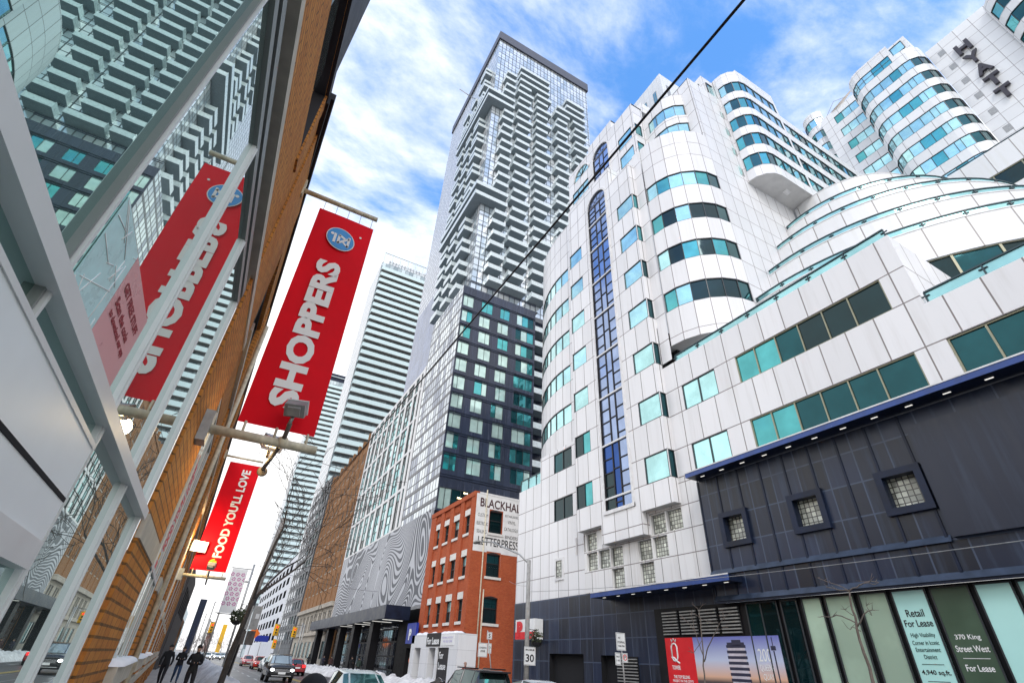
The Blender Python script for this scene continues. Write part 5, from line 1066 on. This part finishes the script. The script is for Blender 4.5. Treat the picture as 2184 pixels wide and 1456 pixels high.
hb = thing('hanging_basket', 'dry hanging basket on the concrete lamp pole beside the speed sign', 'hanging basket', (15.95, 26.3, 2.9)); mb = MB(); mb.sphere((15.98,26.2,2.9), .28, M['bk'], 10, 6, (1,1,.8), .5, 1); mb.tube([(15.5,26.35,3.5),(15.98,26.2,3.45),(15.98,26.2,2.9)], .02, M['bk'], 5); mb.build('basket', hb); mb = MB(); foliage_ball(mb, (15.98,26.2,3.15), .36, 120, M['leaf']); foliage_ball(mb, (15.98,26.2,3.2), .34, 60, M['twig'], .07); mb.build('plant', hb)
ps = thing('parking_sign', 'white wall sign with a big red P behind the concrete lamp pole', 'sign', (19.3, 33, 3.6)); mb = MB(); mb.box(18.85, 19.5, 31.2, 33.7, 3.3, 4.45, M['wt']); mb.box(18.84, 18.86, 31.2, 33.7, 3.3, 3.72, M['redp']); mb.build('sign_board', ps); text('P', (18.83, 33.5, 3.42), wd=.8, ht=.92, mat=M['redp'], parent=ps, bold=.08, ex=.006, **LX)
pole('sign_pole', 'leaning thin pole with parking rule plates before the navy wall', 'sign pole', [(15.3,18.3,.1),(15.22,18.35,3.1)], .03, M['steel'])
sboard('parking_plate', 'pale rule plate at the top of the pole before the navy wall', 18.3, 14.95, 15.42, 2.50, 3.12, M['wt'], [('NO', .2, .66, .25, .1, M['bk']), ('STOPPING', .12, .4, .76, .12, M['bk']), ('7AM-7PM', .15, .2, .7, .1, M['bk'])])
sboard('parking_plate', 'small pale rule plate lower on the pole before the navy wall', 18.3, 14.85, 15.12, 2.0, 2.42, M['wt'], [('PAY', .2, .6, .6, .15, M['bk']), ('1 HR', .2, .3, .6, .15, M['bk'])])
t = sboard('no_parking_plate', 'small plate with a red circle on the pole before the navy wall', 18.3, 15.2, 15.48, 2.1, 2.42, M['wt'], []); f = MB()
for i in range(16):
    a0, a1 = 2*math.pi*i/16, 2*math.pi*(i+1)/16; f.face([(15.34+r_*math.cos(a), 18.284, 2.27+r_*math.sin(a)) for a, r_ in ((a0,.075),(a1,.075),(a1,.105),(a0,.105))], M['redp'])
text('P', (15.305, 18.284, 2.22), wd=.07, ht=.1, mat=M['bk'], parent=t, bold=.03, ex=.001, **LY)
f.build('red_ring', t)
pole('sign_pole', 'leaning thin pole with white plates before the red brick gable', 'sign pole', [(15.55,30,.1),(15.1,30.4,3.5)], .03, M['steel'])
sboard('street_plate', 'small white plate with a black figure at the top of the leaning pole', 30.3, 15.02, 15.36, 3.05, 3.42, M['wt'], [('S', .3, .2, .4, .6, M['bk'])])
sboard('street_plate', 'larger white plate with grey print halfway up the leaning pole', 30.3, 14.5, 15.1, 2.15, 2.85, M['wt'], [('LOADING', .12, .6, .76, .12, M['bk']), ('ZONE', .25, .35, .5, .14, M['bk'])])
sboard('street_plate', 'narrow green edged plate on the right of the leaning pole', 30.3, 15.14, 15.36, 2.35, 2.85, M['wt'], [('P', .3, .3, .4, .4, plain('sign_green', (.02,.25,.08), .5, var=0))])
def wire(name, label, p0, p1, r, sag=0, n=14, mat=None):
    p0, p1 = Vector(p0), Vector(p1); mb = MB(); mb.tube([p0.lerp(p1, i/n)-Vector((0,0,sag*4*(i/n)*(1-i/n))) for i in range(n+1)], r, mat or M['bk'], 6); o = mb.build(name); tag(o, label, 'wire'); return o
wire('overhead_wire', 'thick black overhead wire crossing in front of the white hotel', (3.1,-8,7.95), (3.22,22,8.22), .018, .1)
wire('overhead_wire', 'thin overhead wire running on down the street past the tower', (3.22,22,8.22), (2.6,70,8.0), .016, .2)
wire('overhead_wire', 'thin span wire from the lamp pole along the navy wall', (15.5,26.4,5.3), (17.5,-2,5.1), .010, .35, 16, M['steel'])
wire('overhead_wire', 'slack thin wire from the lamp pole to the white wall', (15.5,26.4,5.6), (18.9,35,7.0), .010, .1, 10, M['steel'])
wire('overhead_wire', 'long thin wire across the road to the banner pole', (2.0,42,7.0), (16,60,8.0), .012, .3, 10)
for lb, p in (('tall thin lamp pole at the far left kerb, nearest of the row', (1.3,70)), ('second thin lamp pole down the left kerb', (.8,100)), ('third thin lamp pole down the left kerb', (.2,135)), ('farthest thin lamp pole on the left kerb', (-.6,170))):
    def ex_(t, p=p): mb = MB(); mb.tube([(p[0],p[1],8.2),(p[0]+1.6,p[1],8.6)], .04, M['steel'], 5); mb.sphere((p[0]+1.8,p[1],8.6), .18, M['concrete'], 8, 5, (2,1,.5)); mb.build('lamp_head', t)
    pole('lamp_pole', lb, 'lamp pole', [(p[0],p[1],.1),(p[0],p[1],8.3)], .09, M['concrete'], 'lamp poles along the left kerb', ex_)
def signal(label, x, y, z, arm):
    t = thing('traffic_light', label, 'traffic light', (x, y, 0), 'traffic lights at the far crossing'); mb = MB(); mb.tube([(x+arm,y,0),(x+arm,y,z+1.2)], .1, M['steel'], 8); mb.tube([(x+arm,y,z+.9),(x,y,z+.7)], .05, M['steel'], 6); mb.build('pole', t)
    mb = MB(); mb.box(x-.22, x+.22, y-.2, y+.05, z-.7, z+.6, M['yellow']); mb.box(x-.42, x+.42, y+.05, y+.08, z-.9, z+.8, M['yellow']); mb.build('housing', t); mb = MB()
    for i, m in enumerate((M['tail'], M['bk'], M['bk'])): mb.tube([(x,y-.21,z+.35-.4*i),(x,y-.23,z+.35-.4*i)], .15, m, 10)
    mb.build('lens', t)
signal('yellow traffic light over the road above the dark pickup', 11.2, 102, 5.2, 4.0); signal('yellow traffic light beside the brown block corner', 15.5, 112, 5.4, 1.6); signal('yellow traffic light at the left kerb of the far crossing', 1.7, 112, 5.2, -.6); signal('low yellow traffic light between parked cars and brown block', 14.6, 130, 3.6, 1.2)
sg_ = thing('detour_sign', 'orange diamond road sign over the parked red cars', 'sign', (8.4, 108, 4)); mb = MB(); mb.tube([(8.4,108,0),(8.4,108,4.6)], .06, M['steel'], 6); mb.build('post', sg_); mb = MB(); mb.face([(8.4,107.9,3.6),(9.4,107.9,4.6),(8.4,107.9,5.6),(7.4,107.9,4.6)], M['orange']); mb.build('sign_board', sg_)
sg_ = thing('street_sign', 'blue street name sign right of the orange diamond', 'sign', (10.8, 118, 4)); mb = MB(); mb.tube([(10.8,118,0),(10.8,118,4.6)], .06, M['steel'], 6); mb.build('post', sg_); mb = MB(); mb.box(9.6, 12.0, 117.9, 117.95, 3.6, 4.6, M['blues']); mb.build('sign_board', sg_)

# ------------------------------------------------------------ bare trees
def bare_tree(name, label, base, h, seed, mat, r0=.12, lean=(0,0), depth=5, spread=.6, first=.35, nsplit=3, gravity=.05, rmin=.007):
    t = thing(name, label, 'tree', base); rr = random.Random(seed); tr, br = MB(), MB()
    def grow(p, d, L, r, lv):
        n = 4; pts = [p]; rs = [max(r, rmin)]
        for i in range(n):
            d = (d+Vector((rr.gauss(0,.12), rr.gauss(0,.12), rr.gauss(0,.08)+gravity))).normalized(); p = p+d*(L/n); pts.append(p); rs.append(max(rmin, r*(1-.35*(i+1)/n)))
        (tr if lv == 0 else br).tube(pts, rs, mat, 7 if lv < 2 else 4, cap=lv == 0)
        if lv >= depth: return
        for k in range(nsplit if lv < 3 else 2):
            ax = d.orthogonal().normalized(); ax = Matrix.Rotation(rr.random()*6.28, 3, d) @ ax; nd = (d*math.cos(spread)+ax*math.sin(spread)*(0.7+.6*rr.random())).normalized(); q = pts[-1] if k == 0 or lv == 0 else pts[rr.choice([1, 2, 3])]
            grow(q, nd, L*(.62+.2*rr.random()), rs[-1]*(.75 if k == 0 else .62), lv+1)
    grow(Vector(base), Vector((lean[0], lean[1], 1)).normalized(), h*first, r0, 0)
    tr.build('trunk', t); br.build('crown', t); return t
bare_tree('bare_tree', 'bare dark street tree with spreading twigs below the second red banner', (1.02,22.5,.1), 10, 21, M['bark'], .12, (.08,0), 6, .58, .34, 3, .03, .010)
def sapling(name, label, X, base, stems, r0, dx):
    t = thing(name, label, 'tree', base); rr = random.Random(len(stems)); a, b = MB(), MB()
    for i, (pts, w0, w1) in enumerate(stems):
        P = [(X+(dx*j*(1 if i % 2 else -1) if i else 0)+rr.gauss(0,.01), y, z) for j, (y, z) in enumerate(pts)]
        Q = [Vector(P[0])]
        for p, q in zip(P, P[1:]):
            p, q = Vector(p), Vector(q); n = 3
            for k in range(1, n+1): Q.append(p.lerp(q, k/n)+(Vector((rr.gauss(0,.012), rr.gauss(0,.014), rr.gauss(0,.014))) if k < n else Vector()))
        rs = [w0+(w1-w0)*k/(len(Q)-1) for k in range(len(Q))]; (a if i == 0 else b).tube(Q, rs, M['twig'], 6)
        if i:
            for _ in range(3): p = Q[rr.randrange(len(Q)//2, len(Q))]; d = Vector((rr.gauss(0,.08), rr.gauss(0,.12), abs(rr.gauss(0,.10)))); b.tube([p, p+d*.6, p+d], [w1, w1*.8, w1*.5], M['twig'], 4)
    a.build('trunk', t); b.build('crown', t); return t
sapling('young_tree', 'slender bare sapling with flat pale top twigs before the pale green shop windows', 16.05, (16.05,9.2,.1), [([(9.2,.1),(9.15,1.82),(9.14,2.35),(9.16,2.79),(9.1,3.24),(9.11,3.62),(9.04,3.98)], .05, .022), ([(9.04,3.98),(9.42,4.08),(9.75,4.18)], .018, .008), ([(9.03,4.0),(9.25,4.16),(9.81,4.42)], .016, .007), ([(9.03,4.02),(8.72,4.14),(8.43,4.22),(8.24,4.17)], .018, .008), ([(8.72,4.14),(8.48,4.16),(8.22,4.1)], .014, .008), ([(9.11,3.2),(9.51,3.4),(9.96,3.4),(10.22,3.41)], .020, .008), ([(9.11,3.12),(8.88,3.31),(8.65,3.47),(8.44,3.47)], .022, .008), ([(8.65,3.47),(8.72,3.62)], .010, .006), ([(8.65,3.47),(8.6,3.36)], .010, .006), ([(9.06,3.01),(9.21,3.09),(9.46,3.11)], .014, .007), ([(9.14,3.39),(9.41,3.57)], .012, .006)], .05, .05)
sapling('young_tree', 'thin bare sapling with several stems before the louvres and red poster', 16.6, (16.6,15.45,.1), [([(15.5,.1),(15.47,1.57),(15.36,2.37),(15.28,3.12),(15.23,3.66),(15.25,3.9)], .035, .014), ([(15.36,2.37),(15.57,2.97),(15.7,3.36),(15.73,3.92)], .018, .008), ([(15.35,2.23),(15.03,2.67),(14.51,3.18),(14.11,3.51),(13.87,3.64)], .022, .007), ([(14.11,3.51),(14.18,3.84)], .010, .006), ([(15.23,3.66),(15.55,3.83),(15.77,3.73)], .011, .006), ([(15.24,3.61),(14.88,3.49),(14.45,3.43)], .011, .006), ([(14.51,3.18),(14.17,3.27),(13.94,3.26)], .010, .006), ([(15.25,3.9),(15.5,4.07)], .010, .006), ([(15.25,3.9),(14.99,4.04)], .010, .006), ([(15.7,3.36),(16.0,3.58),(16.31,3.79)], .011, .006), ([(15.31,2.89),(15.79,2.49),(16.01,2.55)], .011, .006)], .035, .04)
for i, (x, y, h) in enumerate(((2.5,150,9), (-1.5,260,13), (4,300,13), (13,330,12))):
    bare_tree('bare_tree', ('bare tree by the left kerb past the crossing', 'misty bare tree far down on the left', 'misty bare tree closing the street in the middle', 'misty bare tree far down on the right')[i], (x, y, 0), h, 30+i, M['bark'], .2, (0,0), 5, .5, .3, 3, .03)

# ------------------------------------------------------------ cars (nose towards -Y)
def car(label, loc, rz, col, kind='sedan', group=None, lights=True, glassm=None, plate=None, cat='car', metal=.3):
    t = thing('parked_car' if group else ('suv' if kind == 'suv' else 'sedan'), label, cat, (0,0,0), group)
    Wd, L, H = (.96, 4.85, 1.78) if kind == 'suv' else (.90, 4.6, 1.45); pm = paint('car_paint', col, metal); gm = glassm or M['carglass']
    sv = kind == 'suv'
    # stations: (y, half width, sill, belt, top, half width of top, glazed to next)
    if sv: st = [(-2.42,.80,.42,.86,.92,.66,0),(-2.36,.90,.32,.98,1.05,.74,0),(-2.1,.95,.30,1.04,1.10,.78,0),(-1.15,.96,.30,1.10,1.16,.80,1),(-.45,.96,.30,1.12,1.70,.70,2),(.55,.96,.30,1.13,1.78,.72,0),(.68,.96,.30,1.13,1.78,.72,2),(1.75,.96,.30,1.14,1.75,.71,2),(2.1,.95,.32,1.15,1.70,.69,1),(2.36,.92,.36,1.12,1.16,.78,0),(2.42,.84,.42,.95,1.0,.7,0)]
    else: st = [(-2.3,.72,.36,.62,.66,.58,0),(-2.2,.84,.24,.70,.76,.70,0),(-1.9,.88,.22,.76,.82,.72,0),(-1.0,.90,.22,.88,.93,.74,1),(-.15,.90,.22,.92,1.38,.60,2),(.5,.90,.22,.93,1.45,.62,0),(.6,.90,.22,.93,1.45,.62,2),(1.1,.90,.22,.94,1.40,.60,1),(1.75,.89,.22,.95,1.0,.70,0),(2.2,.84,.26,.90,.94,.68,0),(2.3,.74,.36,.80,.84,.6,0)]
    def ring(s):
        y, w, z0, zb, zt, wr, g = s; zm = z0+(zb-z0)*.62
        return [Vector(p) for p in ((-w*.86,y,z0),(-w,y,z0+.13),(-w*1.01,y,zm),(-w*.965,y,zb),(-wr,y,zt-.03),(-wr*.72,y,zt),(wr*.72,y,zt),(wr,y,zt-.03),(w*.965,y,zb),(w*1.01,y,zm),(w,y,z0+.13),(w*.86,y,z0))]
    RG = [ring(s) for s in st]; B, G = MB(), MB()
    for i in range(len(st)-1):
        g = st[i][6]
        for k in range(11):
            q = [RG[i][k], RG[i+1][k], RG[i+1][k+1], RG[i][k+1]]
            gl = (g == 2 and k in (3, 7)) or (g == 1 and k in (4, 5, 6)) or (g == 1 and k in (3, 7) and False)
            if gl:
                c = sum(q, Vector())/4; qi = [p.lerp(c, .09) for p in q]
                for a in range(4): B.face([q[a], q[(a+1) % 4], qi[(a+1) % 4], qi[a]], M['bk'] if g == 2 else pm)
                G.face(qi, gm)
            else: B.face(q, pm, smooth=True)
        B.face([RG[i][11], RG[i+1][11], RG[i+1][0], RG[i][0]], M['black'])
    B.face(RG[0], pm); B.face(RG[-1][::-1], pm); B.build('body', t); G.build('windows', t)
    wy = (-1.48, 1.5) if sv else (-1.4, 1.38); wr_ = .38 if sv else .33
    for y in wy:
        for s in (-1, 1):
            w = MB(); x = s*(Wd+.012); w.tube([(x-s*.24,y,wr_),(x-s*.02,y,wr_),(x,y,wr_)], [wr_,wr_,wr_*.93], M['rubber'], 18); o = w.build('wheel', t); rm = MB(); rm.tube([(x-s*.01,y,wr_),(x+s*.006,y,wr_)], wr_*.64, M['rim'], 14); rm.tube([(x,y,wr_),(x+s*.012,y,wr_)], wr_*.2, M['bk'], 8); rm.build('rim', o)
    f = MB(); y = st[0][0]; zg = st[0][2]
    if sv: f.box(-.55,.55,y-.03,y+.04,.62,.86,M['bk']); [f.box(-.54,.54,y-.045,y-.03,.65+.07*i,.675+.07*i,M['chrome']) for i in range(3)]; f.box(-.9,.9,y-.06,y+.1,.34,.52,M['black']); f.box(-.7,.7,y-.07,y-.058,.40,.44,M['chrome'])
    else: f.box(-.45,.45,y-.02,y+.05,.42,.58,M['bk'])
    f.build('grille', t)
    for s in (-1, 1):
        h = MB(); x0, x1 = (.56*s, .86*s) if sv else (.46*s, .74*s); z = .78 if sv else .62; yy = y-(.01 if sv else -.02); h.sphere(((x0+x1)/2, yy+.03, z), .12, M['head'] if lights else M['chrome'], 12, 8, (1.25,.6,.75)); h.build('headlight', t)
        ye = st[-1][0]; h = MB(); h.box(min(x0,x1), max(x0,x1), ye-.16, ye+.015, z+.1, z+.34, M['tail']); h.build('tail_light', t)
        m = MB(); m.sphere((s*(Wd+.10), -.95 if sv else -.85, 1.18 if sv else .98), .12, pm, 10, 6, (1,.55,.75)); m.build('mirror', t)
    f = MB(); f.box(-.26,.26,y-.075,y-.06,.52,.65,M['wt']); f.build('licence_plate', t); f = MB(); f.box(-.26,.26,st[-1][0]+.01,st[-1][0]+.02,.62,.75,M['wt']); f.build('licence_plate', t)
    if sv: f = MB(); [f.tube([(s*.66,-.3,1.80),(s*.66,1.9,1.79)], .025, M['black'], 6) for s in (-1, 1)]; f.build('roof_rails', t); f = MB(); f.box(-.66,.66,2.05,2.42,1.66,1.72,M['bk']); f.build('spoiler', t)
    t.location = loc; t.rotation_euler.z = rz; return t
car('black SUV with its headlights on, coming up the near lane', (6.35, 49.5, 0), 0, (.012,.013,.016), 'suv', None, True, glass('pale_windscreen', (.55,.64,.65), .7, .03))
car('pale green white sedan in the near lane, only its roof and windscreen in view', (4.95, 18.9, 0), 0, (.55,.60,.57), 'sedan', None, False, M['carglass2'])
car('dark SUV seen from behind beside the white shop front', (11.6, 24.6, -.16), math.pi, (.02,.02,.024), 'suv')
car('silver hatchback roof in front of the concrete lamp pole', (11.2, 18.8, -.05), math.pi, (.50,.52,.52), 'sedan')
car('red sedan with lit tail lights behind the black SUV', (10.0, 66, 0), math.pi, (.30,.012,.015), 'sedan')
g_ = 'cars parked along the right kerb'
car('pink red snow dusted car, farthest of the parked pair', (8.0, 100, 0), 0, (.55,.14,.15), 'sedan', 'cars queuing toward the crossing', False)
car('bright red car parked just beyond the black SUV', (8.2, 84, 0), 0, (.55,.03,.015), 'sedan', 'cars queuing toward the crossing', False)
car('pale silver car half hidden behind the black SUV', (8.3, 74, 0), 0, (.5,.53,.53), 'sedan', 'cars queuing toward the crossing', False)
proto = car('white car far down the left lanes, nearest of the distant queue', (3.2, 150, 0), 0, (.62,.66,.66), 'sedan', 'distant cars beyond the crossing', True)
for i, (x, y, lb) in enumerate(((5.6, 158, 'white car far down the street beside the nearest distant car'), (3.0, 172, 'small distant pale car second in the left queue'), (7.4, 176, 'small distant pale car toward the road centre'), (1.8, 200, 'tiny distant pale car at the left end of the queue'), (6.2, 205, 'tiny distant pale car at the back of the queue'))): dup(proto, (x, y, 0), label=lb)

# ------------------------------------------------------------ people
skin = plain('skin', (.42,.25,.18), .6, var=.08)
def person(label, loc, rz, h=1.74, top=(.012,.012,.014), legs=(.012,.012,.016), stride=.25, arms='front', hood=False, shoes=(.02,.02,.02), hairc=(.02,.015,.012), bag=None):
    t = thing('person', label, 'person', (0,0,0), 'pedestrians'); k = h/1.74
    V, E, Rd = [], [], []
    def v(p, r, par=None):
        V.append(tuple(c*k for c in p)); Rd.append(r*k)
        if par is not None: E.append((par, len(V)-1))
        return len(V)-1
    pel = v((0,0,.94), .155); sp = v((0,.0,1.12), .14, pel); chs = v((0,-.01,1.32), .165, sp); nk0 = v((0,0,1.46), .09, chs); nk = v((0,-.015,1.53), .06, nk0); hd = v((0,-.02,1.60), .088, nk); hd2 = v((0,-.01,1.68), .092, hd)
    for s in (-1, 1):
        sh = v((s*.185,0,1.40), .075, chs)
        if arms == 'front': el = v((s*.25,.04,1.14), .058, sh); wr = v((s*.14,-.20,1.13), .045, el); ha = v((s*.05,-.25,1.17), .04, wr)
        else: el = v((s*.26,.05*s,1.13), .058, sh); wr = v((s*.25,-.08,.92), .045, el); ha = v((s*.22,-.10,.83), .038, wr)
        hp = v((s*.10,0,.90), .11, pel); f = s*stride; kn = v((s*.10,-.10-.3*f,.50), .075, hp); an = v((s*.10,.0-.9*f+.06,.10+max(0,-f)*.15), .05, kn); to = v((s*.11,-.17-.9*f+.06,.05+max(0,-f)*.1), .045, an)
    me = bpy.data.meshes.new('body'); me.from_pydata(V, E, []); o = bpy.data.objects.new('body', me); COL.objects.link(o)
    md = o.modifiers.new('s', 'SKIN'); sb2 = o.modifiers.new('d', 'SUBSURF'); sb2.levels = 2; sb2.render_levels = 2
    for i, r in enumerate(Rd): me.skin_vertices[0].data[i].radius = (r, r*(.72 if i in (0,1,2) else 1))
    me.skin_vertices[0].data[0].use_root = True
    bpy.context.view_layer.update(); me2 = bpy.data.meshes.new_from_object(o.evaluated_get(bpy.context.evaluated_depsgraph_get())); bpy.data.objects.remove(o)
    for m in (plain('coat_cloth', top, .85, var=.2), plain('trouser_cloth', legs, .85, var=.2), plain('shoe_leather', shoes, .6), skin): me2.materials.append(m)
    for p in me2.polygons:
        c = p.center/k; p.use_smooth = True
        hand = (c-Vector((0,-.25,1.17))).length < .07 if arms == 'front' else (abs(abs(c.x)-.22) < .06 and c.z < .88 and c.z > .78 and abs(c.x) > .19)
        p.material_index = 3 if (c.z > 1.52 and not hood) or (hood and c.z > 1.54 and c.y < -.06) or hand else (0 if c.z > .86 else (2 if c.z < .11 else 1))
    b = bpy.data.objects.new('body', me2); COL.objects.link(b); b.parent = t
    f = MB(); hm = plain('hair', hairc, .8) if not hood else plain('hood_cloth', top, .9); f.sphere((0, .008*k, 1.66*k), .102*k if not hood else .135*k, hm, 12, 8, (1,1.08,1.12), 0, .52); f.build('hood' if hood else 'hair', t)
    f = MB(); [f.sphere((s*.035*k, -.104*k, 1.655*k), .011*k, M['bk'], 6, 4) for s in (-1, 1)]; f.sphere((0,-.115*k,1.625*k), .016*k, skin, 6, 5, (.8,1.1,1.4)); [f.sphere((s*.092*k,0,1.635*k), .024*k, skin, 6, 5, (.5,.8,1.3)) for s in (-1, 1)]; f.build('face', t)
    if bag:
        f = MB(); f.box(.2,.42,-.1,.1,.5,.8,plain('bag_cloth', bag, .8)); f.build('carried_bag', t)
    t.location = loc; t.rotation_euler.z = rz; return t, b
p3, b3 = person('person in a black tracksuit with a white curved chest mark, nearest on the pavement', (.22, 26.5, .15), .15, 1.76, stride=.2)
f = MB(); pts = [(-.10,1.345),(-.06,1.315),(0,1.318),(.10,1.36),(-.02,1.335),(-.07,1.34)]; f.face([(x,-.185,z) for x, z in pts], M['wt']); f.face([(x,-.186,z) for x, z in pts][::-1], M['wt']); f.build('chest_mark', b3)
person('person in a black coat and blue jeans walking in the middle of three', (-.42, 37.5, .15), .1, 1.72, legs=(.03,.06,.12), stride=.3)
person('person in black walking closest to the brick wall', (-1.0, 34.5, .15), -.1, 1.76, stride=.35, arms='side')
person('person in a long black hooded coat walking by the brown stone base', (16.6, 97, .15), 2.6, 1.8, hood=True, stride=.3, arms='side')
person('person in dark clothes under the left end of the dark entrance canopy', (16.4, 84, .15), .4, 1.74, top=(.03,.03,.05), stride=.25)
person('person carrying a pale bag beside the second black column', (16.3, 78.5, .15), 2.9, 1.72, top=(.05,.02,.02), stride=.3, arms='side', bag=(.5,.5,.5))
person('person standing in black against the third black column', (16.6, 68.5, .15), .2, 1.75, stride=.1)
person('person in a dark green coat near the garage mouth', (16.8, 66, .15), 2.8, 1.7, top=(.03,.05,.04), stride=.2, arms='side')
person('bald person in a reddish jacket by the red brick gable', (15.9, 35, .15), .3, 1.72, top=(.25,.05,.04), hairc=(.40,.26,.2), stride=.1)
person('person in a black hood passing close below the camera, only the crown in view', (.86, 4.55, .15), .4, 1.44, hood=True, stride=.2)
